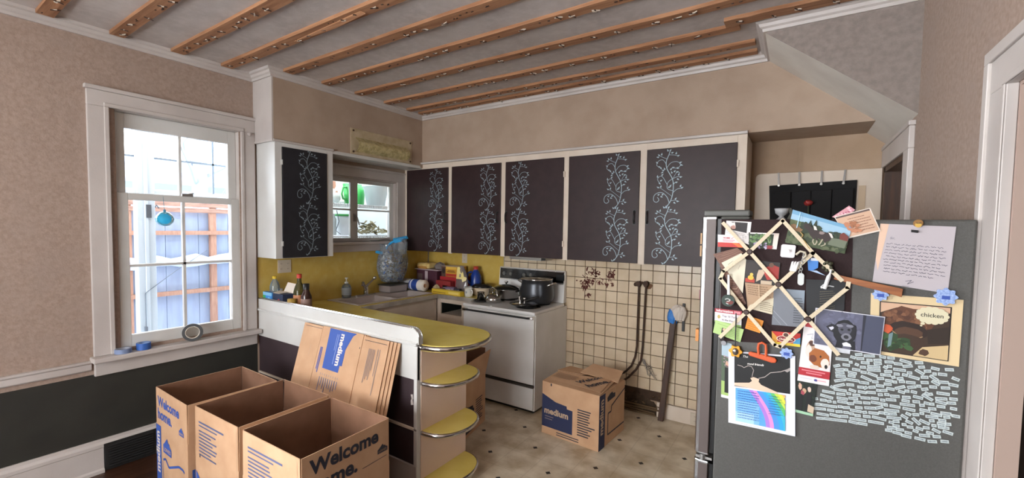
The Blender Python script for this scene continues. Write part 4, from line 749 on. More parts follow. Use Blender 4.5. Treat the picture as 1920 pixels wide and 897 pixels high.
dp = thing('dish_tub', 'grey plastic washing tub under the clear rubbish bag', 'tub', (-3.67, 3.24, ZT+.009))
build(MB().slab([(-3.765, 3.10, ZT+.009), (-3.59, 3.10, ZT+.009), (-3.59, 3.355, ZT+.009), (-3.765, 3.355, ZT+.009)], (0, 0, .075)), 'tub_wall', mat('grey_tub_plastic', (158, 150, 148), 0.4), dp, 0.012)
build(MB().box(-3.772, -3.582, 3.092, 3.363, ZT+.083, ZT+.095), 'tub_rim', mat('dark_tub_edge', (64, 66, 66), 0.4), dp, 0.005)
# paper towels
def towel(name, lab, c, L, R, m, band):
    t = thing(name, lab, 'paper roll', c); x, y, z = c; z += R
    build(MB().lathe([(R*.36, 0), (R*.98, 0), (R, .006), (R, L-.006), (R*.98, L), (R*.36, L)], (x, y, z), 26, axis=0), 'roll', m, t)
    build(MB().lathe([(R*.30, -.001), (R*.38, -.001), (R*.38, L+.001), (R*.30, L+.001), (R*.30, -.001)], (x, y, z), 18, axis=0), 'core', CARD, t)
    build(MB().lathe([(R*1.012, L*band[0]), (R*1.012, L*band[1])], (x, y, z), 26, axis=0), 'wrapper', band[2], t)
    build(MB().lathe([(R*1.014, L*(band[0]+.08)), (R*1.014, L*(band[0]+.2))], (x, y, z), 26, axis=0), 'wrapper_print', band[3], t)
    return t
towel('paper_towel_roll', 'paper towel roll in a dark blue wrapper at the corner of the worktop', (-3.60, 3.435, ZT+.009), .20, .062, mat('towel_paper', (232, 226, 216), 0.9), (.02, .62, pm('2c4c9c'), pm('d8dcec')))
towel('paper_towel_roll', 'paper towel roll in a white printed wrapper behind the blue one', (-3.775, 3.44, ZT+.009), .165, .060, mat('towel_paper', (232, 226, 216), 0.9), (.0, 1.0, pm('ccd0d4'), pm('8c94a4')))
# back corner of the worktop
MAR = pm('4a2634')
box_thing('maroon_box', 'dark maroon carton standing in the back corner under the tray', 'carton', -3.72, -3.40, 3.62, 3.84, ZT, 1.155, MAR, prints=lambda pr, w, h: (pr.rect(w*.42, h*.1, w*.56, h*.95, 'b8a8ac'), pr.rect(w*.05, h*.2, w*.3, h*.8, '60504c')))
single(MB().box(-3.735, -3.36, 3.60, 3.85, 1.157, 1.168), 'flat_tray', mat('pale_lilac_card', (176, 160, 164), 0.6), 'pale flat tray lying across the maroon carton', 'tray', bevel=0.002)
lo = thing('sponge_pack', 'pale yellow wrapped sponge pack on the flat tray', 'sponge', (-3.63, 3.70, 1.169))
build(MB().box(-3.73, -3.53, 3.62, 3.78, 1.169, 1.235), 'sponge', mat('pale_yellow_foam', (226, 204, 140), 0.7, noise=20, c2=(210, 180, 110)), lo, 0.028, seg=4)
build(MB().box(-3.70, -3.56, 3.615, 3.785, 1.167, 1.2), 'sponge_band', mat('tan_foam', (190, 140, 70), 0.7), lo, 0.01)
crumple((-3.44, 3.72, 1.169), .07, .06, [(.2, 0), (.9, .005), (1.0, .03), (.7, .06), (.25, .075), (.02, .078)], mat('grey_cloth', (120, 112, 110), 0.8), None, 'cloth_bundle', .2, 8, 20)
tag(bpy.data.objects['cloth_bundle'], 'grey bunched cloth on the flat tray right of the sponge pack', 'cloth')
single(MB().box(-3.39, -3.10, 3.66, 3.84, ZT, 1.095), 'red_carton', pm('a8262c'), 'red carton at the back of the worktop under the mustard box', 'carton', bevel=0.002)
single(MB().box(-3.375, -3.16, 3.58, 3.652, ZT, 1.058), 'small_red_carton', pm('8e2a2c'), 'small dark red carton in front of the red one', 'carton', bevel=0.002)
mu = box_thing('mustard_box', 'mustard yellow box with a white top on the red carton', 'carton', -3.37, -3.14, 3.665, 3.83, 1.096, 1.212, pm('c8922e'), rot=0, lid=pm('e0d8cc'),
    prints=lambda pr, w, h: (pr.rect(0, 0, w*.28, h, '5a4038'), pr.ell(w*.14, h*.55, w*.1, h*.28, '2c2420'), pr.rect(w*.3, h*.05, w*.98, h*.3, 'b03428'), pr.rect(w*.3, h*.74, w*.98, h*.96, 'e2b84c'), pr.rect(w*.36, h*.45, w*.9, h*.52, '6a3a1c'), pr.rect(w*.42, h*.56, w*.85, h*.63, '7a4a20')))
zp = thing('zip_bag', 'tall clear zip bag with a yellow and white top leaning beside the blue jug', 'bag', (-3.0, 3.62, ZT))
zf = MB(); vs = []; n = 14
for j, (z, w, d) in enumerate(((0, .075, .035), (.06, .085, .045), (.14, .08, .04), (.2, .07, .03), (.26, .045, .018), (.30, .02, .006))):
    for i in range(n): t = 2*PI*i/n; vs.append((-3.03+w*math.cos(t)+.04*(.14-z)*.4+.004*math.sin(3*i+j), 3.62+d*math.sin(t), ZT+z))
build(zf.add(vs, [(j*n+i, j*n+(i+1) % n, (j+1)*n+(i+1) % n, (j+1)*n+i) for j in range(5) for i in range(n)]), 'film', glass('zip_film', (0.8, 0.78, 0.78, 1), 0.16, ((150, 140, 140), 0.5)), zp)
build(MB().slab([(-3.08, 3.584, ZT+.16), (-2.965, 3.584, ZT+.16), (-3.0, 3.60, ZT+.235), (-3.06, 3.61, ZT+.29), (-3.085, 3.606, ZT+.285)], (0, .002, 0)), 'header_card', pm('e6d488'), zp)
build(MB().slab([(-2.99, 3.58, ZT+.13), (-2.94, 3.58, ZT+.15), (-2.93, 3.58, ZT+.18), (-2.96, 3.58, ZT+.19), (-3.0, 3.58, ZT+.16)], (0, .002, 0)), 'tag', pm('ead9a0'), zp)
ju = thing('blue_jug', 'dark blue detergent jug with a red cap on the worktop left of the stove', 'jug', (-2.955, 3.77, ZT))
JB = mat('blue_jug_plastic', (28, 60, 140), 0.3)
build(MB().lathe([(.001, 0), (.062, 0), (.068, .01), (.068, .12), (.058, .19), (.035, .235), (.024, .25), (.024, .262)], (-2.955, 3.77, ZT), 22), 'body', JB, ju)
build(MB().lathe([(.028, .255), (.028, .29), (.001, .292)], (-2.955, 3.77, ZT), 16), 'cap', pm('b03a2c'), ju)
build(MB().tube([(-2.985, 3.735, ZT+.23), (-3.015, 3.70, ZT+.22), (-3.02, 3.695, ZT+.15), (-2.995, 3.72, ZT+.10)], .012, 8), 'handle', JB, ju)
sc_ = thing('enamel_pot', 'cream enamel pot with a black lid on the worktop left of the stove', 'pot', (-2.79, 3.70, ZT))
build(MB().lathe([(.001, 0), (.085, 0), (.10, .015), (.104, .085), (.001, .085)], (-2.79, 3.67, ZT), 30), 'body', mat('cream_enamel', (206, 190, 164), 0.3), sc_)
build(MB().lathe([(.107, .085), (.111, .092), (.10, .105), (.075, .118), (.072, .122), (.001, .118)], (-2.79, 3.67, ZT), 30), 'lid', mat('black_enamel', (30, 30, 31), 0.15), sc_)
def mug(lab, c, m, a):
    t = thing('mug', lab, 'mug', c); build(MB().lathe([(.001, 0), (.036, 0), (.042, .006), (.043, .088), (.045, .09), (.040, .09), (.038, .01), (.001, .01)], c, 22), 'cup', m, t)
    d = Vector((math.cos(a), math.sin(a), 0)); c = Vector(c); build(MB().tube([c+d*.041+Vector((0, 0, .075)), c+d*.064+Vector((0, 0, .07)), c+d*.068+Vector((0, 0, .045)), c+d*.06+Vector((0, 0, .025)), c+d*.041+Vector((0, 0, .02))], .0055, 7), 'handle', m, t)
    return t
m1 = mug('white mug with a small grey emblem at the front edge of the worktop', (-2.83, 3.495, ZT), mat('white_china', (226, 226, 222), 0.2), -0.3)
pr = Print((-2.83-.012, 3.495-.0432, ZT+.03), (1, 0, 0), (0, 0, 1), .0008); pr.ell(.012, .02, .010, .014, '8c9498', j=.25); pr.done('emblem', m1)
mug('grey mug behind the white mug', (-2.90, 3.575, ZT), mat('grey_china', (160, 162, 160), 0.25), 2.6)
yb = box_thing('foil_box', 'long flat yellow box lying along the front of the worktop', 'carton', -3.33, -2.90, 3.455, 3.515, ZT, .978, pm('d8b834'), rot=-0.06, lid=pm('e0c860'), prints=lambda pr, w, h: (pr.rect(w*.04, h*.2, w*.5, h*.4, '8a6a20'), pr.rect(w*.6, h*.2, w*.95, h*.8, 'ead070')))
for k, (x0, x1, y0, y1, zt, c, lab) in enumerate([(-3.26, -3.20, 3.525, 3.57, .985, '3c3440', 'small dark box with white print beside the yellow foil box'), (-3.19, -3.06, 3.525, 3.575, 1.005, '6c5c78', 'low purple and grey packet behind the yellow foil box'), (-3.05, -2.985, 3.525, 3.56, .995, '2c2a30', 'small black box next to the grey mug'), (-3.28, -3.20, 3.58, 3.60, 1.01, 'a8a098', 'thin pale box behind the small dark box')]):
    box_thing('small_box', lab, 'box', x0, x1, y0, y1, ZT, zt, pm(c), prints=lambda pr, w, h: (pr.rect(w*.15, h*.3, w*.6, h*.7, 'd0ccd0'), pr.rect(w*.7, h*.2, w*.9, h*.8, '9088a0')))
cl = crumple((-3.22, 3.475+.12, ZT), .02, .02, [(.1, .0), (.9, .005), (.8, .02), (.02, .03)], pm('b0a8b8'), None, 'wrapper_scrap', .2, 2, 14); tag(cl, 'tiny crumpled lilac wrapper between the small boxes', 'wrapper')
crumple((-3.33, 3.54, ZT), .045, .04, [(.3, 0), (1, .01), (.9, .05), (.3, .075), (.02, .08)], mat('crumpled_tan_paper', (196, 178, 140), 0.8), None, 'paper_bundle', .16, 12, 20)
tag(bpy.data.objects['paper_bundle'], 'crumpled tan paper right of the blue paper towel roll', 'paper')
# ---------------------------------------------------------------- things on the window sill
def tape_roll(name, lab, c, R, r0, w, axis, m, core, rot=0, edge=None):
    t = thing(name, lab, 'tape', c); pr = [(r0, -w/2), (R, -w/2), (R, w/2), (r0, w/2), (r0, -w/2)]
    tmb = MB().lathe(pr, (0, 0, 0), 36, axis=2, sm=False); tmb.m = [1 if (i//36) in (0, 2) else 0 for i in range(len(tmb.m))]; o = build(tmb, 'tape', [m, edge or m], t); cc = build(MB().lathe([(r0-.004, -w/2), (r0, -w/2), (r0, w/2), (r0-.004, w/2), (r0-.004, -w/2)], (0, 0, 0), 30), 'core', core, t)
    for q in (o, cc): q.location = (0, 0, R if axis == 'x' else w/2); q.rotation_euler = axis == 'x' and (0, PI/2-.12, rot) or (0, 0, 0)
    return t
tape_roll('duct_tape_roll', 'silver duct tape roll standing on edge on the window sill', (-3.748, 1.365, .7765), .064, .045, .048, 'x', mat('silver_tape', (150, 150, 148), 0.35, 0.4), pm('d0c8bc'), -.35, mat('tape_edge', (66, 68, 70), 0.6))
tape_roll('blue_tape_roll', 'blue tape roll lying flat on the window sill', (-3.755, 1.075, .778), .040, .032, .045, 'z', mat('blue_tape', (52, 96, 172), 0.5), pm('7c98c4'))
tape_roll('pale_tape_roll', 'greyish pale blue tape roll lying flat at the left end of the window sill', (-3.752, .965, .778), .045, .037, .030, 'z', mat('pale_blue_tape', (120, 136, 170), 0.5), pm('a8b0c0'))
# ---------------------------------------------------------------- cardboard boxes
def carton(lab, c, rot, W, D, H, F, flaps, parts=None):
    t = thing('moving_box', lab, 'box', c, rot); w, d = W/2, D/2; k = .004
    m = MB().box(-w, w, -d, -d+k, 0, H).box(-w, w, d-k, d, 0, H).box(-w, -w+k, -d+k, d-k, 0, H).box(w-k, w, -d+k, d-k, 0, H).box(-w+k, w-k, -d+k, d-k, 0, .006)
    for wall_i, face in ((0, 4), (1, 2), (2, 3), (3, 5), (4, 1)): m.m[wall_i*6+face] = 1      # inside faces, shade put into their darker colour
    build(m, 'box_body', [CARD, CARD_SHADE], t)
    for side, ang in flaps.items():      # front -y, back +y, left -x, right +x ; ang = outward tilt from upright
        s, ca = math.sin(ang), math.cos(ang)
        if side in 'fb': sg = -1 if side == 'f' else 1; P = [(-w+.004, sg*d, H), (w-.004, sg*d, H), (w-.006, sg*(d+F*s), H+F*ca), (-w+.006, sg*(d+F*s), H+F*ca)]; off = (0, -sg*k, 0)
        else: sg = -1 if side == 'l' else 1; P = [(sg*w, -d+.004, H), (sg*w, d-.004, H), (sg*(w+F*s), d-.006, H+F*ca), (sg*(w+F*s), -d+.006, H+F*ca)]; off = (-sg*k, 0, 0)
        fm_ = MB().slab(P, off); fm_.m[1] = 1; build(fm_, 'flap', [CARD, CARD_SHADE], t)
    return t
def house_logo(pr, u, v, w, h, c, hole='ba946f'):        # gabled emblem in an outline
    pr.poly([(u, v), (u+w, v), (u+w, v+h*.45), (u+w*.78, v+h*.62), (u+w*.78, v+h*.75), (u+w*.62, v+h*.75), (u+w*.5, v+h), (u+w*.12, v+h*.58), (u, v+h*.5)], c)
    pr.text("LOWE'S", u+w*.1, v+h*.14, w*.8, hole, .03)
t = carton("open cardboard box at the left of three, reading Welcome home in blue", (-3.061, 1.247, .0), -.02, .49, .50, .406, .225, dict(f=.0, b=.0, l=.0, r=.0))
pr = Print((-.245, -.25, 0), (1, 0, 0), (0, 0, 1), .0012)
pr.text('Welcome', .035, .525, .34, INK, .03); pr.text('home.', .035, .445, .225, INK, .03); house_logo(pr, .37, .43, .07, .05, INK)
pr.rect(0, .01, .08, .40, INK); pr.text('medium', .055, .10, .26, 'd8c8b4', .03, rot=PI/2); house_logo(pr, .115, .25, .13, .10, INK)
pr.line([(.11, .20), (.15, .215), (.20, .178), (.36, .235), (.42, .235), (.44, .225)], .014, INK); pr.line([(.105, .02), (.105, .19)], .005, INK); pr.line([(.105, .02), (.45, .02)], .005, INK); pr.done('front_print', t)
pr = Print((.245, -.25, 0), (0, 1, 0), (0, 0, 1), .0012); pr.poly([(.02, .02), (.30, .02), (.30, .25), (.02, .25)], INK); pr.text('medium', .05, .12, .2, 'c8b49c', .03); pr.done('side_print', t)
def fine(pr, u, v, w, n, c='5c6488'):
    pr.rect(u, v, u+w, v+.010, c); pr.rect(u, v-.018, u+w*.75, v-.011, c); pr.lines(u, v-.048, w*.75, n, .019, .008, c, .35, n)
t = carton('open cardboard box in the middle of three with small printed lines on its front', (-2.548, 1.275, .0), .02, .48, .51, .406, .227, dict(f=.0, b=.02, l=.0, r=.0))
pr = Print((-.24, -.255, 0), (1, 0, 0), (0, 0, 1), .0012); fine(pr, .05, .55, .28, 8); pr.poly([(.01, .02), (.28, .02), (.28, .13), (.13, .18), (.08, .21), (.01, .27)], INK); pr.text('medium', .04, .1, .2, 'c8b49c', .03); pr.rect(.055, .355, .065, .372, INKD); pr.rect(.004, .05, .006, .5, '9c8468'); pr.rect(.465, .2, .467, .62, '9c8468'); pr.done('front_print', t)
t = carton('open cardboard box at the right of three, reading Welcome home on its side', (-2.016, 1.278, .0), .02, .495, .50, .406, .228, dict(f=.0, b=.0, l=.01, r=.0))
pr = Print((-.2475, -.25, 0), (1, 0, 0), (0, 0, 1), .0012); fine(pr, .055, .56, .30, 9); pr.poly([(.01, .02), (.28, .02), (.28, .13), (.13, .18), (.08, .21), (.01, .27)], INK); pr.text('medium', .04, .1, .2, 'c8b49c', .03); pr.rect(.47, .1, .472, .62, '9c8468'); pr.done('front_print', t)
pr = Print((.2475, -.25, 0), (0, 1, 0), (0, 0, 1), .0012); pr.text('Welcome', .04, .54, .385, INKD, .035); pr.text('home.', .04, .445, .255, INKD, .035); house_logo(pr, .42, .47, .065, .045, INKD, '8a6a4c'); pr.line([(.325, .44), (.48, .444)], .003, INKD)  # blue print in darker ink, shade painted on this side
pr.rect(0, .02, .09, .40, INKD); pr.text('medium', .06, .10, .26, 'a08468', .03, rot=PI/2); pr.line([(.11, .20), (.15, .215), (.20, .178), (.36, .235), (.45, .235)], .014, INKD); pr.done('side_print', t)
for yy in (-.244, .239): pass
t = carton('tall open cardboard box between the peninsula and the stove', (-2.357, 2.665, .0), .22, .46, .44, .406, .225, dict(l=.12, b=.02, r=.22, f=.1))
pr = Print((.23, -.22, 0), (0, 1, 0), (0, 0, 1), .0012); pr.poly([(.02, .03), (.22, .03), (.22, .20), (.20, .20), (.20, .225), (.12, .235), (.02, .27)], INKD); pr.text('medium', .03, .13, .17, '8c705c', .03); pr.lines(.25, .24, .14, 11, .019, .008, INKD, .4, 3); pr.done('side_print', t)
# closed box
cb_ = thing('moving_box', 'closed cardboard box with medium printed on its front standing before the tiled wall', 'box', (-1.405, 3.235, 0), -.075)
W, D, H = .505, .465, .425; w, d = W/2, D/2
build(MB().box(-w, w, -d, d, 0, H-.004), 'box_body', CARD, cb_, 0.002)
build(MB().slab([(-w, -d, H-.004), (w, -d, H-.004), (w*.9, d*.35, H+.012), (-w*.95, -d*.02+.0, H+.022)], (0, 0, .004)), 'flap', CARD, cb_)
build(MB().slab([(-w-.01, d*.05, H+.02), (-w-.01, d, H), (-.06, d, H), (-.02, d*.45, H+.012), (-.04, d*.2, H+.02)], (0, 0, .004)), 'flap', CARD, cb_)
build(MB().slab([(-.08, d*.35, H+.022), (-.05, d+.02, H+.06), (w-.03, d+.03, H+.05), (w+.01, d*.3, H+.016)], (0, 0, .004)), 'flap', CARD, cb_)
build(MB().slab([(.01, -d*.78, H+.010), (w*.95, -d*.82, H+.008), (w*.80, d*.33, H+.020), (.08, d*.33, H+.022)], (0, 0, .003)), 'flap', CARD, cb_)
pr = Print((-w, -d, 0), (1, 0, 0), (0, 0, 1), .0012); pr.poly([(.002, .06), (.282, .06), (.282, .248), (.232, .251), (.23, .272), (.129, .28), (.002, .325)], INK_SHADE); pr.text('medium', .024, .172, .22, 'b49a80', .035); pr.rect(.03, .145, .11, .150, '8c7c78'); pr.rect(.03, .125, .10, .130, '8c7c78')
pr.lines(.325, .27, .15, 11, .0195, .009, INKD, .4, 5); pr.lines(.14, .035, .22, 2, .018, .007, INKD, .1, 2); pr.rect(.08, .40, .092, .42, INKD); pr.done('front_print', cb_)
pr = Print((w, -d, 0), (0, 1, 0), (0, 0, 1), .0012); pr.rect(.0, .0, .10, .418, INK_SHADE); pr.text('medium', .072, .11, .27, 'b49a80', .035, rot=PI/2); pr.poly([(.14, .335), (.275, .342), (.275, .375), (.235, .378), (.225, .392), (.19, .393), (.135, .37)], INKD)
pr.line([(.46, .355), (.21, .285), (.208, .243), (.152, .243), (.152, .076), (.46, .073)], .012, INKD); pr.done('side_print', cb_)
pr = Print((-w, -d, H+.0155), (1, 0, .0), (0, 1, .025), .0012); pr.text('Welcome', .285, .085, .30, INKD, .03, rot=1.15); pr.text('home.', .385, .065, .215, INKD, .03, rot=1.15); pr.lines(.03, .20, .20, 7, .016, .006, '8c6c54', .2, 4); pr.done('flap_print', cb_)
# flattened boxes
tl = math.atan2(.27, .93); D2 = Vector((0, -math.sin(tl), -math.cos(tl))); N2 = Vector((0, -math.cos(tl), math.sin(tl)))
FLATS = ['front flattened cardboard box reading medium, leaning on the peninsula', 'second flattened cardboard box in the leaning stack', 'third flattened cardboard box in the leaning stack', 'rearmost flattened cardboard box in the leaning stack']
for k in range(4):
    o = Vector((-3.03+.012*k, 1.823, .932))-N2*(.0085*k); Wf, Lf = .925+.012*k, .952+.003*k; ux = Vector((math.cos(.0), 0, 0))
    t = thing('flattened_box', FLATS[k], 'box', tuple(o+D2*Lf))
    P = lambda u, s, n=0: o+ux*u+D2*s+N2*n
    build(MB().slab([P(.0, 0), P(.226, .003), P(.23, .012), P(.226, Lf), P(.02, Lf)], N2*.003).slab([P(.232, -.004), P(.675, -.006), P(.69, Lf), P(.235, Lf)], N2*.0032).slab([P(.682, .002), P(Wf, .0), P(Wf+.02, Lf), P(.70, Lf)], N2*.003), 'front_panels', CARD, t)
    build(MB().slab([P(.01, .004, -.0005), P(Wf-.004, .004, -.0005), P(Wf+.012, Lf, -.0005), P(.02, Lf, -.0005)], -N2*.003), 'back_panel', CARD, t)
    if k == 0:
        pr = Print(P(0, 0, .0032), ux, -D2, .0008)
        pr.poly([(.316, -.0), (.608, -.0), (.574, -.022), (.528, -.117), (.529, -.226), (.506, -.227), (.505, -.274), (.328, -.272)], INK)
        pr.text('medium', .452, -.022, .212, 'e2d6cc', .035, rot=-PI/2); pr.rect(.424, -.23, .429, -.03, '8ea0cc'); pr.rect(.408, -.14, .412, -.03, '8ea0cc')
        pr.rect(.024, -.019, .223, -.016, INKD); pr.rect(.698, -.026, .911, -.023, INKD); pr.rect(.661, -.088, .668, -.078, INKD)
        for u, s0, s1 in ((.274, .138, .31), (.258, .138, .29)): pr.rect(u, -s1, u+.009, -s0, INK)
        for q in range(9): a = .32+q*.024; pr.rect(a, -.33-.05-rnd.uniform(0, .05), a+.008, -.33, '6c6e86'); pr.rect(a, -.318, a+.008, -.304, 'a08c80')
        for q, (u, s0, s1) in enumerate(((.858, .062, .343), (.84, .062, .23), (.81, .07, .20), (.797, .07, .26), (.783, .07, .24), (.77, .07, .26), (.757, .07, .285))): pr.rect(u, -s1, u+.006, -s0, '8a7a74')
        pr.rect(.14, -.22, .143, -.14, 'b09880'); pr.done('front_print', t)
# ---------------------------------------------------------------- at the tiled wall
pi = thing('gas_pipes', 'pair of thin rusty pipes running down the tiled wall', 'pipe', (-1.13, 3.84, .27))
build(MB().tube([(-1.164, 3.845, 1.165), (-1.165, 3.845, .9), (-1.167, 3.845, .608), (-1.179, 3.843, .509), (-1.21, 3.835, .42), (-1.255, 3.82, .365), (-1.32, 3.79, .32)], .009, 8), 'pipe', RUST, pi)
build(MB().tube([(-1.100, 3.845, 1.17), (-1.107, 3.845, .9), (-1.115, 3.845, .607), (-1.127, 3.843, .48), (-1.166, 3.835, .395), (-1.225, 3.82, .32), (-1.30, 3.79, .255)], .0095, 8), 'pipe', RUST, pi)
build(MB().cyl((-1.165, 3.866, 1.175), (-1.165, 3.82, 1.175), .022).cyl((-1.165, 3.845, 1.15), (-1.165, 3.845, 1.195), .019).ball((-1.195, 3.85, 1.165), .018), 'pipe_fitting', RUST, pi)
build(MB().cyl((-1.10, 3.866, 1.18), (-1.10, 3.82, 1.18), .023).cyl((-1.10, 3.845, 1.15), (-1.10, 3.845, 1.20), .019).cyl((-1.10, 3.845, 1.18), (-1.155, 3.845, 1.185), .012), 'pipe_fitting', RUST, pi)
build(MB().slab([(-1.085+.035*math.cos(t)*(1+.2*math.sin(3*t)), 3.8655, 1.155+.03*math.sin(t)*(1+.2*math.cos(2*t))) for t in [2*PI*k/14 for k in range(14)]], (0, -.001, 0)), 'stain', mat('brown_stain', (110, 78, 52), 0.8), pi)
wi = MB(); r = random.Random(13)
for k in range(6): 
    p = [(-1.12, 3.85, .50)]; 
    for s in range(5): p.append((-1.12+.03*(s+1)*r.uniform(.4, 1), 3.845+r.uniform(-.02, .005), .50-.03*s+r.uniform(-.06, .02)))
    wi.tube(p, .0022, 5)
single(wi, 'wire_tangle', mat('grey_wire', (112, 108, 104), 0.6), 'tangle of thin grey wires at the bend of the pipes', 'wire')
po = thing('wooden_pole', 'dark brown wooden pole leaning against the tiled wall', 'pole', (-.927, 3.80, 0))
build(MB().slab([(-.950, 3.775, .004), (-.902, 3.775, .004), (-.902, 3.815, .004), (-.950, 3.815, .004)], (.075, .03, .90)), 'shaft', WOODD, po, 0.006)
BTP = mat('blue_tape_wrap', (40, 120, 200), 0.5)
bc = crumple((-.862, 3.826, .855), .04, .028, [(.4, 0), (.95, .01), (1.1, .05), (1.0, .09), (.7, .12), (.05, .13)], BTP, po, 'blue_wrap', .12, 5, 20)
wb_ = crumple((-.815, 3.825, .885), .062, .03, [(.3, 0), (.8, .01), (1.0, .05), (1.05, .09), (.8, .12), (.3, .135), (.02, .137)], mat('crumpled_white_plastic', (206, 196, 184), 0.5), None, 'white_wad', .18, 6, 24)
tag(wb_, 'crumpled white plastic stuffed behind the top of the wooden pole', 'plastic wad')
single(MB().box(-.790, -.768, 3.852, 3.866, .795, 1.035), 'magnetic_strip', BLACK, 'vertical black knife strip fixed to the tiles', 'knife rack', bevel=0.002)
# cream board with the hanging organiser
bo = thing('leaning_board', 'tall cream panel with a rounded corner against the back wall behind the fridge', 'panel', (.09, 3.86, 0))
pts = [(-.284, 0), (.47, 0), (.47, 2.10), (-.25, 2.10), (-.268, 2.095), (-.28, 2.082), (-.284, 2.065)]
build(MB().slab([(x, 3.845, z) for x, z in pts], (0, .035, 0)), 'board', CREAM, bo, 0.004)
build(MB().box(.345, .385, 3.842, 3.845, 1.2, 1.985), 'inset_strip', mat('tan_strip', (188, 166, 140), 0.6), bo)
og = thing('hanging_organizer', 'black fabric pocket organizer hung by four hooks on the cream panel', 'organizer', (.07, 3.83, 1.50)); FAB = mat('black_fabric', (20, 20, 22), 0.9)
build(MB().slab([(-.19, 3.83, 2.005), (.335, 3.83, 2.025), (.33, 3.83, 1.50), (-.165, 3.83, 1.50)], (0, .008, 0)), 'backing', FAB, og, 0.003)
for k in range(4):
    x = -.165+.122*k; build(MB().slab([(x, 3.818, 1.52), (x+.115, 3.818, 1.52), (x+.116, 3.812, 1.955+.004*k), (x-.002, 3.812, 1.95+.004*k)], (0, .012, 0)), 'pocket', FAB, og, 0.004)
for x, xb in ((-.134, -.128), (-.003, 0), (.133, .131), (.267, .258)): build(MB().slab([(x-.006, 3.84, 2.10), (x+.006, 3.84, 2.10), (xb+.006, 3.826, 2.0), (xb-.006, 3.826, 2.0)], (0, -.003, 0)).cyl((xb, 3.826, 2.003), (xb, 3.815, 2.003), .008, n=8), 'hook', ALU, og)
fw = thing('red_flower', 'small red fabric flower showing in an organizer pocket', 'flower', (.06, 3.80, 1.86)); r = random.Random(4)
build(MB().ball((.06, 3.80, 1.868), (.03, .02, .02), 10, jit=.25), 'petals', pm('8a2420'), fw); build(MB().tube([(.06, 3.805, 1.86), (.065, 3.81, 1.70)], .003, 5), 'stem', pm('3c4a2c'), fw)
# ---------------------------------------------------------------- fridge
YF = 1.852
fr = thing('refrigerator', 'charcoal refrigerator with stainless doors, its side covered in notes and magnets', 'fridge', (.1, 2.28, 0))
build(MB().box(-.245, .452, YF, 2.74, .03, 1.70), 'cabinet', FRIDGE, fr, 0.006)
build(MB().box(-.225, .44, 1.88, 2.72, 0, .03), 'plinth', BLACK, fr)
for nm, z0, z1 in (('fridge_door', .752, 1.712), ('freezer_drawer', .055, .728)):
    m = MB(); sec = [(-.262, 0), (-.300, 0), (-.312, .006), (-.318, .018), (-.318, .872), (-.312, .884), (-.262, .89)]
    m.slab([(x, YF+.002+y, z0) for x, y in sec], (0, 0, z1-z0)); dr = build(m, nm, mat('brushed_door', (196, 196, 196), 0.25, 1.0, noise=80, c2=(180, 180, 180), stretch=(1, 1, 0.03)), fr, 0.004)
    build(MB().box(-.300, -.266, YF-.001, YF+.003, z0+.01, z1-.01), 'door_edge', mat('warm_grey_door_side', (92, 82, 79), 0.5, 0.2), dr)
    build(MB().box(-.262, -.247, YF+.012, 2.72, z0+.01, z1-.01), 'gasket', BLACK, dr)
build(MB().box(-.312, -.15, YF+.01, YF+.12, 1.712, 1.737).box(-.25, -.15, YF+.01, YF+.12, 1.70, 1.712), 'hinge_cover', mat('dark_grey_plastic', (78, 78, 74), 0.5), fr, 0.006)
build(MB().box(-.31, -.25, YF+.004, YF+.05, .735, .745).cyl((-.285, YF+.01, .728), (-.285, YF+.01, .752), .012), 'centre_hinge', ALU, fr)
def card(name, lab, cat, q, lvl, c, art=None, group=None, parts=None, bow=0.0):
    """flat sheet: q = TL, TR, BR, BL as (x, z) on the fridge side; art draws in fractions across and down"""
    y = YF-.0022*lvl-.0012; P = [Vector((x, y, z)) for x, z in q]
    m = MB(); n = 6 if bow else 1; th = .0009
    if bow:
        vs = []
        for i in range(n+1):
            f = i/n; o = Vector((0, -bow*math.sin(PI*f), 0)); a = P[0].lerp(P[3], f)+o; b = P[1].lerp(P[2], f)+o; vs += [a, b, a+Vector((0, th, 0)), b+Vector((0, th, 0))]
        m.add(vs, [(4*i, 4*i+4, 4*i+5, 4*i+1) for i in range(n)]+[(4*i+2, 4*i+3, 4*i+7, 4*i+6) for i in range(n)]+[(4*i, 4*i+2, 4*i+6, 4*i+4) for i in range(n)]+[(4*i+1, 4*i+5, 4*i+7, 4*i+3) for i in range(n)]+[(0, 1, 3, 2), (4*n, 4*n+2, 4*n+3, 4*n+1)])
    else: m.slab(P, (0, th, 0))
    t = thing(name, lab, cat, ((P[2].x+P[3].x)/2, y, min(P[2].z, P[3].z)), None, group)
    fixn(build(m, 'sheet', pm(c) if isinstance(c, str) else c, t))
    if art:
        class A(Print):
            def P(s, u, v): return (P[0]*(1-u)*(1-v)+P[1]*u*(1-v)+P[2]*u*v+P[3]*(1-u)*v)+Vector((0, -.0004-.00004*s.k-(bow*math.sin(PI*v) if bow else 0), 0))
        asp = ((P[1]-P[0]).length)/max((P[3]-P[0]).length, 1e-4)
        pr = A((0, 0, 0), (1, 0, 0), (0, 0, 1)); pr.asp = asp
        def tx(s, u, v, w, col, bold=0.0, shear=0.0, hs=1.0):
            pr.k += 1; ps, fs = text_polys(s, bold, shear); pr.mb.add([pr.P(u+x*w, v-y_*w*asp*hs) for x, y_ in ps], [tuple(reversed(f)) for f in fs], pr.mi(col))
        pr.tx = tx; art(pr); fixd = pr.done('print', t)
    return t
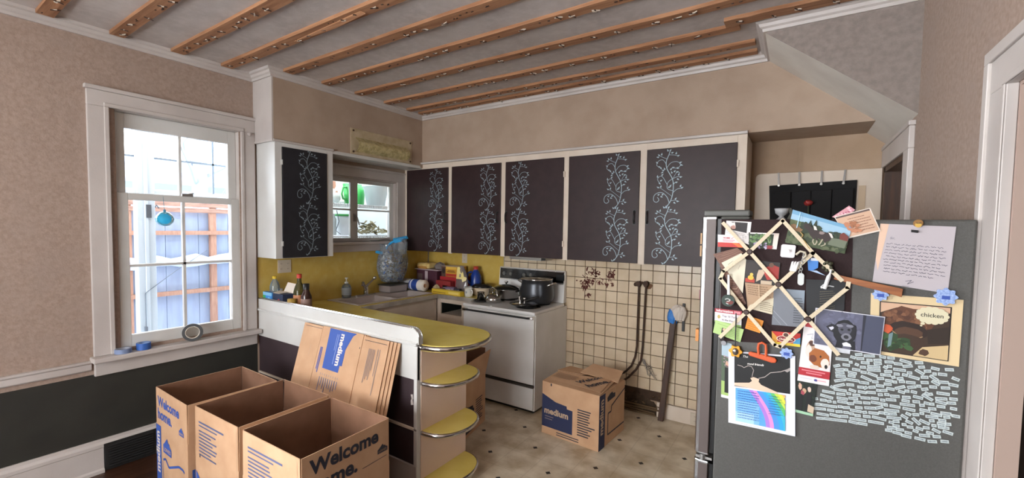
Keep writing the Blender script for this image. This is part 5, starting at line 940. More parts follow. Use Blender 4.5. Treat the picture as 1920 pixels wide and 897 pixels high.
# memo board with its ribbons and buttons
mb_ = thing('memo_board', 'dark maroon fabric memo board with criss-cross cream ribbons on the fridge side', 'memo board', (-.04, YF-.01, 1.24))
YB = YF-.009
build(MB().slab([(-.247, YF-.001, 1.700), (.157, YF-.001, 1.70), (.165, YF-.001, 1.262), (-.236, YF-.001, 1.226)], (0, -.0008, 0)), 'fabric_panel', mat('maroon_fabric', (44, 26, 27), 0.9, noise=200, c2=(36, 21, 22)), mb_)
RB = mat('cream_ribbon', (212, 198, 172), 0.7, noise=300, c2=(200, 184, 156)); YR = YF-.026
def ribbon(pts, w=.0125):
    m = MB()
    for (a, b) in zip(pts[:-1], pts[1:]):
        a, b = Vector((a[0], YR, a[1])), Vector((b[0], YR, b[1])); d = (b-a).normalized(); q = Vector((d.z, 0, -d.x))*w/2; a = a-d*w*.3; b = b+d*w*.3
        m.slab([a-q, a+q, b+q, b-q], (0, -.0012, 0))
    build(m, 'ribbon', RB, mb_)
B1, B2, B3, B4, B5 = (-.1444, 1.5795), (-.0488, 1.4656), (.0441, 1.3508), (-.1473, 1.3528), (.0487, 1.583)
ribbon([(-.237, 1.6851), B1, B2, B3, (.1318, 1.2415)]); ribbon([(-.0442, 1.6959), B1, (-.2298, 1.5014), (-.2402, 1.472)]); ribbon([(-.0442, 1.6959), B5, (.1318, 1.4944)])
ribbon([B5, B2, B4, (-.2323, 1.2461)]); ribbon([(-.2390, 1.4713), B4, (-.0522, 1.2435)]); ribbon([(.1505, 1.488), (.1487, 1.4703), B3, (-.0354, 1.2403)]); ribbon([(-.0522, 1.2435), (-.0354, 1.2403)])
for b in (B1, B2, B3, B4): build(MB().lathe([(.0105, 0), (.010, .003), (.006, .0052), (.001, .0055)], (0, 0, 0), 14).__class__().cyl((b[0], YR-.001, b[1]), (b[0], YR-.006, b[1]), .0105, .007, 14), 'button', mat('dark_brown_button', (56, 34, 28), 0.5), mb_)
# papers, pictures and cards
def mess(pr, c, n, seed, u0=0, v0=0, u1=1, v1=1, s=.06):
    r = random.Random(seed)
    for k in range(n): pr.ell(r.uniform(u0, u1), r.uniform(v0, v1), s*r.uniform(.4, 1), s*r.uniform(.4, 1)*pr.asp, c[k % len(c)], 7, .3)
def rows(pr, u0, u1, v0, dv, n, h, c, seed, rag=.25):
    r = random.Random(seed)
    for k in range(n):
        u = u0
        while u < u1-(rag*r.random()*(u1-u0) if k % 3 == 0 else 0):
            l = min(r.uniform(.04, .13)*(u1-u0), u1-u); pr.rect(u, v0+k*dv, u+l*.8, v0+k*dv+h, c); u += l
def a(pr):
    pr.rect(.06, .05, .86, .52, '181012'); pr.ell(.25, .25, .16, .2, 'e8dcd8', j=.2); pr.ell(.3, .36, .10, .12, 'b08478', j=.2); pr.ell(.12, .2, .12, .18, 'efe8e4', j=.2); rows(pr, .05, .9, .60, .07, 3, .02, '8c8888', 2); pr.tx('o', .9, .6, .05, '8c8888')
card('photo_card', 'white card with a pale flower photo at the memo board top left', 'card', [(-.229,1.6954),(-.144,1.6906),(-.1498,1.6054),(-.2325,1.6357)], 1, 'dcd8d6', a)
card('realtor_card', 'small white and red card reading HOME at the upper left of the memo board', 'card', [(-.2572,1.6414),(-.1723,1.637),(-.1654,1.5938),(-.2555,1.5936)], 2, 'e0dcdc', lambda pr: (pr.rect(0, .62, 1, 1, 'b8302c'), pr.poly([(.55, .62), (.75, .62), (1, .95), (1, 1), (.8, 1)], 'dc6a30'), pr.tx('HOME', .22, .30, .28, 'b02838', .04), pr.line([(.54, .22), (.57, .3), (.64, .14)], .02, 'b02838'), pr.rect(.2, .38, .68, .46, 'd8909a'), pr.rect(.2, .5, .62, .56, 'd8909a')))
def a(pr):
    pr.rect(0, .08, .84, 1, '24341e'); mess(pr, ['3f5c30', '587a44', '2c4024', '7a9460'], 60, 3, .04, .12, .8, .7, .07); mess(pr, ['9a8aa8', 'c4bcd0', '6c5878'], 26, 4, .2, .62, .66, .98, .05); pr.rect(.66, .78, .84, 1, '8c2c30'); pr.rect(.84, .0, 1, .8, 'e0d2c8')
card('garden_photo', 'small photo of green shrubs and lilac flowers under the left ribbon apex', 'photo', [(-.1514,1.6515),(-.054,1.6494),(-.0601,1.5909),(-.1493,1.5934)], 1, 'e0d8d4', a)
def bark(pr): pr.rect(0, 0, 1, 1, '6c4838'); [pr.line([(random.Random(k).uniform(0, .4), k/14), (.6, (k+.7)/14), (1, (k+random.Random(k+9).uniform(-.5, 1))/14)], .02, ['8c6450', '543428', 'a07c64'][k % 3]) for k in range(14)]
card('bark_photo', 'brown bark picture sticking out at the left edge of the memo board', 'photo', [(-.2717,1.5637),(-.1887,1.5919),(-.1665,1.5746),(-.2456,1.5233)], 1, '6c4838', bark)
card('bark_strip', 'long brown bark strip hanging behind the cream note', 'photo', [(-.2474,1.5211),(-.22,1.5413),(-.1506,1.381),(-.168,1.3647)], 1, '6c4838', bark)
card('cream_note', 'pointed cream paper note tucked under the left ribbons', 'note', [(-.2402,1.5319),(-.1735,1.5722),(-.1561,1.5487),(-.163,1.4198)], 3, 'd2cab4', lambda pr: (pr.rect(.2, .14, .5, .16, '98907c'), pr.rect(.3, .3, .6, .32, '98907c'), pr.rect(.45, .55, .65, .57, '98907c')))
def a(pr):
    pr.rect(0, 0, 1, 1, '1c1714'); pr.ell(.2, .4, .2, .3, '2a221e', j=.2); pr.poly([(.62, .25), (.8, .12), (.98, .2), (.98, .72), (.66, .8), (.55, .5)], 'a02c24'); pr.ell(.76, .14, .07, .10, '6c4a38'); pr.poly([(.4, .4), (.52, .36), (.58, .5), (.48, .8), (.34, .92), (.36, .6)], 'c0a890'); pr.rect(.02, .8, .3, .97, 'a8321e'); pr.ell(.18, .76, .09, .1, 'd8a838'); pr.ell(.2, .62, .05, .07, 'dcb450'); pr.rect(.48, .84, .8, 1, 'b8a48c')
card('duck_photo', 'dark photo of a person in red with a toy duck under the middle ribbon', 'photo', [(-.1584,1.5487),(-.0467,1.5428),(-.0485,1.4588),(-.1589,1.4615)], 2, '2a2420', a)
card('kraft_clipping', 'brown newspaper clipping with a pale lower corner under the middle left ribbon', 'clipping', [(-.1571,1.4617),(-.0618,1.4576),(-.0629,1.351),(-.1447,1.3654)], 3, 'a88a6c', lambda pr: (pr.poly([(1, .42), (1, 1), (0, 1), (.1, .85)], 'cfc4aa'), rows(pr, .08, .92, .08, .08, 5, .03, '7c6248', 3), rows(pr, .5, .95, .62, .07, 5, .025, '8c8068', 4), pr.rect(.47, .02, .5, .5, 'c0a484')))
def a(pr):
    pr.rect(0, 0, 1, 1, '70747c'); pr.poly([(.3, 0), (1, .0), (1, .35), (.6, .3)], '84909c'); pr.line([(.02, .6), (.5, .98)], .02, '8c9098'); pr.line([(.02, .75), (.3, .98)], .012, '8c9098'); rows(pr, .68, .95, .22, .065, 11, .02, '3c4048', 5, .5)
card('grey_card', 'grey blue card with lines of dark verse right of the lower memo board centre', 'card', [(-.0632,1.4487),(.0309,1.4485),(.0313,1.3166),(-.0649,1.3131)], 3, '70747c', a)
card('black_card', 'large black card with faint lettering at the right of the memo board', 'card', [(.0325,1.4885),(.1435,1.4917),(.1447,1.3912),(.0396,1.3445)], 2, '17181c', lambda pr: (rows(pr, .36, .76, .32, .065, 9, .012, '6c6450', 6, .5), pr.line([(.38, .2), (.46, .12), (.5, .2), (.6, .16), (.72, .19)], .03, 'c8c8c8')))
card('information_flyer', 'small white flyer with a red heading at the lower left of the memo board', 'flyer', [(-.2579,1.3524),(-.1639,1.3509),(-.1635,1.2884),(-.257,1.2975)], 2, 'dcd8d8', lambda pr: (pr.rect(0, 0, 1, .26, 'a02434'), pr.tx('Information', .06, .20, .62, 'f0d8d8', .03), pr.rect(.72, .05, .95, .22, 'd08890'), pr.tx('Top 10 Times', .28, .52, .6, '6c5c6c', .02), pr.tx('in the Kitchen', .28, .78, .6, '6c5c6c', .02), pr.ell(.16, .55, .06, .13, 'b8a060', j=.2), pr.rect(0, .88, 1, 1, '8cae60')))
card('green_card', 'light green printed card tilted below the red headed flyer', 'card', [(-.2534,1.3064),(-.1543,1.2825),(-.1651,1.2315),(-.2613,1.2556)], 3, 'a8c47c', lambda pr: (pr.line([(.1, .2), (.6, .2), (.6, .45), (.2, .5)], .02, '6c8c48'), pr.rect(.28, .4, .42, .8, '2c2c28'), pr.ell(.36, .5, .05, .1, 'c8a890'), rows(pr, .55, .9, .3, .12, 5, .03, '7c9c58', 4)))
card('sticky_note', 'orange sticky note under a ribbon in the lower middle of the memo board', 'note', [(-.1420,1.3372),(-.0908,1.3236),(-.1011,1.2760),(-.1509,1.2871)], 2, 'd88a28', lambda pr: rows(pr, .12, .85, .2, .16, 5, .04, 'b06c1c', 8))
card('cake_sticker', 'red and yellow rectangular label with an oval emblem at the bottom of the memo board', 'sticker', [(-.0640,1.2894),(.0243,1.2925),(.0246,1.2443),(-.0606,1.2422)], 2, 'c02c24', lambda pr: (pr.poly([(0, .0), (.25, .55), (.1, 1), (0, 1)], 'e0a040'), pr.rect(0, .8, 1, 1, 'e4c83c'), pr.poly([(.8, .5), (1, .3), (1, .8), (.75, .8)], '4c9cc8'), pr.ell(.5, .52, .34, .27, 'e8d8c8'), pr.ell(.5, .52, .31, .23, '7c1c28'), pr.ell(.5, .2, .12, .2, 'd8c0a8'), pr.ell(.5, .2, .09, .15, '503028'), pr.tx('Choice Mix', .26, .6, .48, 'f0dcc8', .03)))
def a(pr):
    pr.rect(0, 0, 1, .5, '6c9cbc'); pr.rect(0, .12, 1, .5, '94b6cc'); pr.rect(0, .5, 1, 1, '41502f'); pr.rect(0, .28, .2, .56, '54603c')
    mess(pr, ['1e2c1a', '2a3a22', '24331e'], 40, 5, .22, .3, .55, .52, .06); mess(pr, ['1e2c1a', '2c3e26'], 26, 6, .68, .36, .92, .52, .05)
    for u, v, h in ((.34, .16, .3), (.43, .1, .36), (.27, .26, .24)): pr.poly([(u-.06, v+h), (u, v), (u+.06, v+h)], '22301c')
    mess(pr, ['424f30', '313f26', '4e5a3a', '5a6144'], 80, 7, .02, .62, .98, .97, .06); pr.poly([(.72, .56), (.99, .5), (.97, .82), (.7, .8)], '68705c'); pr.poly([(.85, .36), (.9, .28), (.99, .38), (.99, .55), (.86, .54)], '6e3028')
    pr.poly([(.24, .34), (.30, .28), (.36, .34), (.42, .42), (.62, .42), (.72, .45), (.74, .55), (.72, .66), (.66, .72), (.5, .66), (.44, .70), (.38, .62), (.33, .48), (.26, .46)], '2e201e')
    pr.poly([(.40, .30), (.45, .32), (.48, .42), (.43, .43)], 'd8d0c8'); pr.poly([(.66, .40), (.72, .42), (.76, .54), (.73, .56)], 'd8d0c8'); pr.ell(.56, .47, .05, .05, '8c7c78', j=.3)
    for p in ([(.46, .64), (.45, .8), (.49, .9)], [(.50, .66), (.52, .8), (.5, .9)], [(.64, .68), (.66, .82), (.6, .9)], [(.60, .66), (.58, .8), (.56, .88)]): pr.line(p, .022, 'a8a088'); 
    for p in ([(.46, .62), (.455, .72)], [(.64, .66), (.65, .76)], [(.5, .62), (.51, .74)]): pr.line(p, .03, '2e201e')
    pr.rect(.13, .02, .145, .5, 'a8d0e8')
card('horse_photo', 'large curled photo of a dark horse at the top of the memo board', 'photo', [(-.0155,1.7352),(.1532,1.6758),(.1377,1.5841),(-.0347,1.6170)], 4, '6c9cbc', a)
card('pink_ticket', 'small pink ticket sticking up behind the certificate', 'ticket', [(.0983,1.7091),(.1432,1.7467),(.1608,1.7321),(.1206,1.6999)], 1, 'c89098', lambda pr: mess(pr, ['a85c70', 'e0b8c0'], 14, 2, .1, .2, .9, .8, .08))
card('certificate', 'peach coloured printed certificate tilted behind the horse photo', 'certificate', [(.1042,1.7090),(.1979,1.7388),(.2282,1.6626),(.1420,1.6350)], 3, 'd8ccc0', lambda pr: (pr.rect(.02, .1, .97, .94, 'c8a48a'), pr.rect(.02, .03, .97, .10, '5c4c48'), rows(pr, .3, .9, .22, .11, 6, .03, '8c6450', 9, .4), mess(pr, ['b87c5c', 'a06848'], 16, 3, .1, .4, .5, .8, .09)))
def a(pr):
    r = random.Random(17); pr.poly([(0, 0), (.12, 0), (.05, .8), (0, .6)], 'd8b8a0')
    hand = [('Sis', .16, .24, .09)]; pr.tx('Sir,', .16, .25, .07, '5c5c68', 0, .2)
    for k in range(10):
        u = .12+r.uniform(-.02, .02); v = .33+.052*k; ue = .88 if k < 9 else .78
        while u < ue:
            l = r.uniform(.035, .10); pts = []; n = max(3, int(l/.012))
            for i in range(n+1): pts.append((u+l*i/n, v+r.uniform(-.013, .010)))
            pr.line(pts, .006, '4a4a58'); u += l+.018
    pr.line([(.44, .91), (.52, .88), (.47, .95), (.55, .90)], .006, '50505e'); pr.line([(.4, .99), (.5, .985)], .004, '50505e')
card('handwritten_letter', 'white handwritten letter high on the right of the fridge side', 'letter', [(.2272,1.6868),(.4049,1.6784),(.3954,1.4721),(.2150,1.4949)], 1, 'b4acb0', a)
st = thing('paint_stirrer', 'reddish wooden paint stirrer stuck across the fridge side below the letter', 'stick', (.2, YF-.02, 1.45))
build(MB().slab([(.1098, YF-.018, 1.4965), (.115, YF-.018, 1.5134), (.2886, YF-.018, 1.4790), (.2866, YF-.018, 1.4521), (.23, YF-.018, 1.468)], (0, -.006, 0)), 'shaft', WOODM, st, .001)
def a(pr):
    pr.rect(.105, .12, .89, .945, '1c1412'); pr.rect(.12, .135, .875, .93, '3c2c20'); pr.poly([(.12, .135), (.875, .135), (.875, .22), (.6, .2), (.3, .2), (.12, .3)], 'c8a488')
    pr.ell(.42, .42, .30, .24, '5c3826', j=.08); mess(pr, ['6c4630', '4c2e20', '7c543a'], 40, 4, .2, .25, .64, .5, .05); pr.ell(.42, .55, .24, .14, '2a1c16', j=.1); pr.ell(.44, .60, .17, .11, '503626', j=.1); pr.line([(.26, .58), (.34, .66), (.5, .68), (.6, .62)], .012, 'a08460')
    pr.ell(.44, .74, .2, .14, '3c2a1e', j=.1); mess(pr, ['2c4428', '3c5a34', '24381f'], 34, 8, .18, .64, .46, .88, .055); pr.poly([(.60, .78), (.875, .7), (.875, .93), (.5, .93)], 'c4ab80'); pr.ell(.62, .86, .06, .05, '4c3426', j=.2); pr.ell(.2, .56, .06, .07, 'c05430', j=.2); pr.poly([(.22, .64), (.27, .6), (.25, .82), (.21, .86)], '6c8488')
    pr.poly([(.64, .5), (.875, .42), (.875, .68), (.66, .72)], '2c2018')
    for k in range(14): pr.ell(.685+.145*math.cos(2*PI*k/14), .275+.105*math.sin(2*PI*k/14), .04, .035, 'd0c8aa', 9)
    pr.ell(.685, .275, .15, .11, 'd0c8aa'); pr.ell(.59, .41, .025, .02, 'd0c8aa'); pr.ell(.575, .445, .014, .012, 'd0c8aa'); pr.tx('chicken', .565, .30, .24, '2c2c24', .012)
card('chicken_picture', 'cream framed picture with a thought bubble reading chicken at the right of the fridge side', 'picture', [(.2125,1.4563),(.4311,1.4559),(.4301,1.2493),(.2167,1.2562)], 1, 'd2bc94', a)
card('white_slip', 'narrow white paper slip under the grey dog photo', 'note', [(.0568,1.2649),(.1667,1.2577),(.1659,1.2429),(.0559,1.2476)], 2, 'dce0e6', lambda pr: pr.rect(.1, .3, .6, .5, 'a8b4c4'))
def a(pr):
    pr.rect(0, 0, 1, 1, 'd0d0d8'); pr.rect(.015, .02, .985, .975, '5c5d72'); mess(pr, ['62637a', '555669', '686980'], 50, 3, .05, .06, .7, .92, .05); pr.poly([(.72, .02), (.985, .02), (.985, .97), (.74, .97)], '44485c'); pr.poly([(.70, .02), (.745, .02), (.73, .97), (.715, .97)], '242633')
    pr.poly([(.18, .46), (.26, .36), (.36, .40), (.33, .60), (.24, .56)], '1c1c24'); pr.poly([(.22, .47), (.28, .43), (.31, .47), (.26, .54)], 'c8c8d4'); pr.ell(.46, .54, .17, .33, '15151b', j=.03); pr.ell(.58, .5, .05, .2, '191920', j=.1); pr.ell(.46, .46, .10, .17, '4c4c5a', j=.05); pr.ell(.38, .38, .05, .04, '7c7c8a', j=.1); pr.ell(.53, .36, .05, .04, '7c7c8a', j=.1); pr.ell(.42, .48, .022, .03, '101014'); pr.ell(.52, .46, .022, .03, '101014'); pr.ell(.49, .66, .075, .10, '74747f', j=.1); pr.ell(.49, .66, .038, .05, '26262c')
    pr.poly([(.36, .78), (.62, .74), (.64, .975), (.34, .975)], '191920'); pr.poly([(.44, .84), (.50, .79), (.56, .83), (.58, .9), (.46, .91)], 'dcdce4'); pr.rect(.45, .91, .57, .975, '5c5c6c')
card('dog_photo', 'grey toned photo of a black dog beside the chicken picture', 'photo', [(.0642,1.3912),(.2508,1.3825),(.2441,1.2538),(.0615,1.2618)], 5, 'd0d0d8', a)
def a(pr):
    pr.rect(.05, .0, .7, .07, 'b03038'); pr.line([(.15, .2), (.35, .17), (.3, .25), (.5, .22)], .015, 'b0b0b8'); pr.ell(.3, .42, .14, .14, 'b89880', j=.15); pr.ell(.25, .46, .1, .1, 'd8d0c8', j=.1); pr.ell(.34, .33, .1, .05, '4c3028', j=.2)
    pr.poly([(.28, .5), (.45, .40), (.75, .42), (.93, .5), (.97, .64), (.85, .72), (.5, .70), (.3, .62)], 'a05c28'); pr.ell(.42, .58, .12, .06, '6c3820', j=.1); pr.ell(.82, .64, .13, .09, 'dccfc4', j=.1); pr.ell(.86, .685, .05, .035, '181414'); pr.ell(.5, .72, .16, .035, 'd0c4b8', j=.1); pr.ell(.66, .53, .03, .02, '2c1c14')
    pr.rect(.0, .76, 1, .89, 'a82430'); pr.rect(.1, .79, .85, .81, 'd87c84'); pr.rect(.25, .83, .75, .85, 'd87c84'); pr.ell(.58, .94, .06, .02, '48488c'); pr.rect(.62, .93, .9, .945, 'd8a0a8'); pr.rect(.08, .93, .45, .94, 'c0c0c8')
card('beagle_flyer', 'white leaflet with a sleeping brown dog and red band below the dog photo', 'flyer', [(.0337,1.3361),(.1179,1.3305),(.1128,1.1217),(.0212,1.1233)], 4, 'dad6d6', a)
def a(pr):
    pr.rect(0, 0, 1, .93, '17201a'); mess(pr, ['22301f', '141a14', '2a3826'], 40, 5, .05, .05, .95, .5, .1); pr.ell(.2, .3, .1, .08, 'd0a890', j=.2); pr.ell(.42, .38, .1, .07, 'c09c80', j=.2); pr.ell(.66, .3, .09, .07, 'd0b8a8', j=.2); pr.rect(.1, .4, .36, .9, '121214'); pr.rect(.55, .4, .8, .88, '151518'); pr.ell(.34, .44, .1, .06, 'a04450', j=.3); pr.poly([(.68, .7), (1, .74), (1, .93), (.66, .9)], 'c4b098'); pr.rect(0, .93, 1, 1, '9cc4a4')
card('group_photo', 'dark photo of people outdoors partly behind the sleeping dog leaflet', 'photo', [(.0187,1.1481),(.0806,1.1300),(.0717,1.0032),(.0193,1.0055)], 1, '17201a', a)
def a(pr):
    pr.rect(0, 0, 1, .95, '4c5c48'); pr.rect(0, .0, 1, .25, '9cb0bc'); pr.rect(0, .7, 1, .95, '9cb868'); pr.rect(.35, .45, .9, .9, '141416'); pr.ell(.6, .38, .2, .05, 'c09880'); mess(pr, ['b08c98', '6c4c54', '8c7480'], 12, 3, .1, .25, .8, .45, .12)
card('garden_snapshot', 'narrow photo strip showing at the left edge behind the rainbow poster', 'photo', [(-.2290,1.2257),(-.1940,1.2201),(-.1910,1.0027),(-.2241,1.0042)], 1, 'dcdcdc', a)
def a(pr):
    S = lambda u, v: (.075+.88*u, .05+.43*v)
    pr.rect(.095, .02, .93, .48, '0c0c0e')
    def Q(pts, c): pr.poly([(.095+.835*u, .02+.46*v) for u, v in pts], c)
    Q([(0, .98), (0, .9), (.28, .84), (.33, .78), (.30, .70), (.36, .66), (.46, .70), (.45, .78), (.5, .86), (.62, .92), (.78, 1.0), (.84, 1.1), (.6, 1.04), (.3, 1.0)], 'd8bca4')
    pr.line([(.095+.835*u, .02+.46*v) for u, v in ((.06, .36), (.14, .38), (.18, .42), (.26, .35), (.32, .36), (.36, .46), (.34, .58), (.33, .66))], .008, 'a89c98'); pr.line([(.095+.835*u, .02+.46*v) for u, v in ((.45, .68), (.56, .62), (.66, .48), (.84, .42), (.98, .32))], .008, 'b8aca8'); Q([(.9, .38), (1, .28), (1, .36), (.95, .42)], '9c9490')
    pr.tx('The', .23, .075, .08, 'd8d4d0', .01, .3); pr.tx('good friends', .29, .165, .26, 'e0dcd8', .02, .3)
    n = 18; cols = ['4c8cd8', '4c9ce0', '78a8e4', 'b890d4', 'c88cc8', '3c8cdc', '2c9cdc', '30a8c0', '50b070', 'a0c850', 'e8d850', 'eca860', 'e89878']
    pr.rect(.115, .50, .86, .955, '5a9fe0'); pr.rect(.115, .66, .48, .955, '7cb4e8'); pr.rect(.115, .82, .40, .955, 'a4cdf0')
    bands = [(.30, .36, 'a878cc'), (.36, .42, 'd48cc8'), (.42, .5, '4a8ede'), (.5, .56, '2f9ee2'), (.56, .62, '3cb0c8'), (.62, .68, '58b868'), (.68, .73, 'b8d048'), (.73, .79, 'f0dc4c'), (.79, .86, 'f0b068')]
    for b0, b1, c in bands:
        L_, R_ = [], []
        for i in range(13):
            f = i/12; v = .50+.455*f; sh = .26*math.sin(f*PI/2)
            L_.append((min(.86, b0+.02+sh), v)); R_.append((min(.86, b1+.02+sh), v))
        for i in range(12):
            if L_[i+1][0] < .859: pr.poly([L_[i], R_[i], R_[i+1], L_[i+1]], c)
    rows(pr, .15, .48, .53, .032, 12, .007, '30589c', 6); rows(pr, .62, .80, .53, .032, 8, .007, '486080', 7, .5); rows(pr, .2, .62, .962, .02, 1, .004, '9c9ca4', 2)
card('rainbow_poster', 'white poster with a black silhouette picture and a rainbow verse below the memo board', 'poster', [(-.2039,1.1935),(.0115,1.2101),(.0227,.9178),(-.1945,.9127)], 4, 'dcdfea', a)
# magnets, clips and small things
def flat_pts(cx, cz, r, n, lobes, depth): return [(cx+r*(1+depth*math.cos(lobes*2*PI*k/n))*math.cos(2*PI*k/n), cz+r*(1+depth*math.cos(lobes*2*PI*k/n))*math.sin(2*PI*k/n)) for k in range(n)]
def mag(name, lab, cat, pts, y0, th, m, bev=.001, parts=()):
    cx = sum(p[0] for p in pts)/len(pts); t = thing(name, lab, cat, (cx, YF-y0, min(p[1] for p in pts)))
    build(MB().slab([(x, YF-y0, z) for x, z in pts], (0, -th, 0)), 'body', m, t, bev)
    for nm, mb, mm in parts: build(mb, nm, mm, t)
    return t
SQ = [(-.0452+.004, 1.6109), (-.0006-.004, 1.6085), (-.001, 1.604), (-.0040, 1.567), (-.0080, 1.5625), (-.0435, 1.5642), (-.0475, 1.569), (-.0455, 1.607)]
mag('square_magnet', 'white rounded square clip with a tiny knob beside the garden photo', 'magnet', SQ, .010, .006, pm('d4d0d2'), .001, [('knob', MB().cyl((-.024, YF-.016, 1.587), (-.024, YF-.022, 1.587), .005, n=10), ALU)])
fl_ = mag('flower_clip', 'yellow flower shaped magnetic clip at the top left of the rainbow poster', 'clip', flat_pts(-.1785, 1.1974, .021, 36, 6, .16), .014, .010, pm('dc9c28'), .002, [('lens', MB().ball((-.1785, YF-.026, 1.1974), (.011, .006, .014), 14), mat('mirror_centre', (150, 140, 130), .1, .8))])
oc = thing('bag_clip', 'large orange plastic bag clip holding the rainbow poster', 'clip', (-.09, YF-.02, 1.16)); OR = pm('c8562a')
build(MB().slab([(x, YF-.016, z) for x, z in ((-.136, 1.2000), (-.128, 1.2055), (-.105, 1.203), (-.07, 1.199), (-.05, 1.1955), (-.043, 1.188), (-.047, 1.178), (-.06, 1.176), (-.10, 1.184), (-.132, 1.190))], (0, -.011, 0)), 'jaw', OR, oc, .003)
build(MB().tube([(-.101, YF-.024, 1.198), (-.104, YF-.026, 1.225), (-.102, YF-.026, 1.240), (-.092, YF-.026, 1.246), (-.080, YF-.026, 1.240), (-.078, YF-.026, 1.222), (-.078, YF-.024, 1.196)], .0045, 8), 'loop_handle', OR, oc)
SF = mat('frosted_blue_plastic', (124, 148, 200), .25, noise=200, c2=(168, 188, 226))
for cx, cz, r, lab in ((-.0149, 1.2170, .019, 'blue frosted snowflake magnet right of the orange bag clip'), (.3892, 1.4632, .025, 'large blue frosted snowflake magnet at the top right of the chicken picture'), (.2356, 1.455, .0195, 'blue frosted snowflake magnet half hidden under the paint stirrer')):
    mag('snowflake_magnet', lab, 'magnet', flat_pts(cx, cz, r, 40, 8, .13), .0115, .005, SF, .001, [('emblem', MB().box(cx-.009, cx+.009, YF-.0175, YF-.0165, cz-.008, cz+.003), pm('3450a0'))])
mag('round_magnet', 'round brown and yellow magnet at the top of the handwritten letter', 'magnet', flat_pts(.3172, 1.6884, .012, 20, 1, 0), .008, .006, pm('8c6434'), .001, [('face', MB().cyl((.3172, YF-.0142, 1.683), (.3172, YF-.0150, 1.683), .008, n=14), pm('c8a24c')), ('lip', MB().box(.312, .324, YF-.0158, YF-.015, 1.6875, 1.690), pm('2c1c14'))])
single(MB().slab([(.302, YF-.008, 1.668), (.318, YF-.008, 1.666), (.318, YF-.008, 1.658), (.302, YF-.008, 1.660)], (0, -.004, 0)), 'black_magnet', BLACK, 'tiny black magnet on the letter under the round one', 'magnet')
mag('silver_magnet', 'small grey round magnet left above the flower clip', 'magnet', flat_pts(-.2211, 1.2205, .0095, 16, 1, 0), .008, .005, pm('8c8c90'))
mag('dark_magnet', 'small black round magnet just above the grey one', 'magnet', flat_pts(-.2275, 1.2420, .0085, 16, 1, 0), .012, .005, pm('141416'))
op = thing('bottle_opener', 'round dark green badge on a white strap hanging from the left ribbon', 'badge', (-.2092, YF-.032, 1.37))
build(MB().cyl((-.2092, YF-.030, 1.3912), (-.2092, YF-.038, 1.3912), .0225, n=26), 'disc', pm('20342c'), op, .001)
pr = Print((-.2092, YF-.038, 1.3912), (1, 0, 0), (0, 0, 1), .0005); pr.ell(.006, -.006, .012, .008, '6c2c24', j=.2); pr.line([(-.010, .004), (-.002, .008), (.008, .004), (.004, -.002), (-.004, -.004)], .003, 'b8bcb8'); pr.line([(-.006, -.010), (.002, -.013)], .003, 'b8bcb8'); pr.done('print', op)
build(MB().slab([(-.2145, YF-.030, 1.490), (-.2075, YF-.030, 1.490), (-.2045, YF-.030, 1.430), (-.2035, YF-.030, 1.412), (-.2135, YF-.030, 1.412), (-.2135, YF-.030, 1.432)], (0, -.004, 0)), 'strap', pm('d4d4d4'), op, .001)
dt = thing('dog_tag_keyring', 'white oval tag on a key chain hanging from the right upper ribbon', 'keyring', (.0175, YF-.03, 1.47))
build(MB().slab([(.0175+.0095*math.cos(t)*(1 if abs(math.sin(t)) < 2 else 1), YF-.030, 1.4899+.012*(1 if math.sin(t) > 0 else -1)+.0095*math.sin(t)) for t in [2*PI*(k+.5)/20 for k in range(20)]], (0, -.003, 0)), 'tag', pm('c8ccca'), dt, .0005)
r = random.Random(2)
for k in range(7): c = Vector((.012+.012*k/6*1.0+r.uniform(-.003, .003), YF-.030, 1.515+.0105*k)); build(MB().tube([c+Vector((.004*math.cos(2*PI*i/8), .0015*(k % 2), .007*math.sin(2*PI*i/8))) for i in range(9)], .0014, 5), 'chain_link', ALU, dt)
build(MB().tube([(.0, YF-.03, 1.575), (.012, YF-.032, 1.588), (.026, YF-.033, 1.585), (.030, YF-.032, 1.572), (.022, YF-.03, 1.565)], .004, 7), 'hook', pm('b8b09c'), dt)
for k in range(3): build(MB().slab([(-.012+.008*k, YF-.028-.002*k, 1.55), (-.006+.008*k, YF-.028-.002*k, 1.552), (-.010+.006*k, YF-.028-.002*k, 1.515), (-.018+.006*k, YF-.028-.002*k, 1.518)], (0, -.0015, 0)), 'key', ALU, dt)
mag('blue_tag', 'small blue and white plastic tag under the right upper ribbon', 'tag', [(.034, 1.561), (.066, 1.560), (.066, 1.532), (.052, 1.522), (.038, 1.521)], .013, .004, pm('3c78c0'), .001, [('white_top', MB().slab([(.044, YF-.0176, 1.566), (.064, YF-.0176, 1.566), (.064, YF-.0176, 1.556), (.044, YF-.0176, 1.556)], (0, -.0006, 0)), pm('c8d0dc'))])
mag('paper_corner', 'white and blue folded paper corner below the blue tag', 'paper', [(.042, 1.5205), (.062, 1.5220), (.088, 1.5060)], .011, .001, pm('a8bcdc'), 0)
pn_ = thing('white_marker', 'white marker pen with a black tip clipped at the right of the memo board', 'pen', (.09, YF-.03, 1.46)); build(MB().tube([(.0860, YF-.030, 1.462), (.0960, YF-.030, 1.505), (.0985, YF-.030, 1.512)], [.0062, .0062, .004], 10), 'barrel', pm('d8d8d8'), pn_); build(MB().tube([(.0985, YF-.030, 1.512), (.1025, YF-.030, 1.530)], [.0035, .002], 8), 'tip', pm('e0e0e0'), pn_)
for k in range(1): build(MB().slab([(.075, YF-.030, 1.466), (.084, YF-.030, 1.471), (.085, YF-.030, 1.467), (.076, YF-.030, 1.462)], (0, -.001, 0)), 'clip', pm('c8c8c8'), pn_)
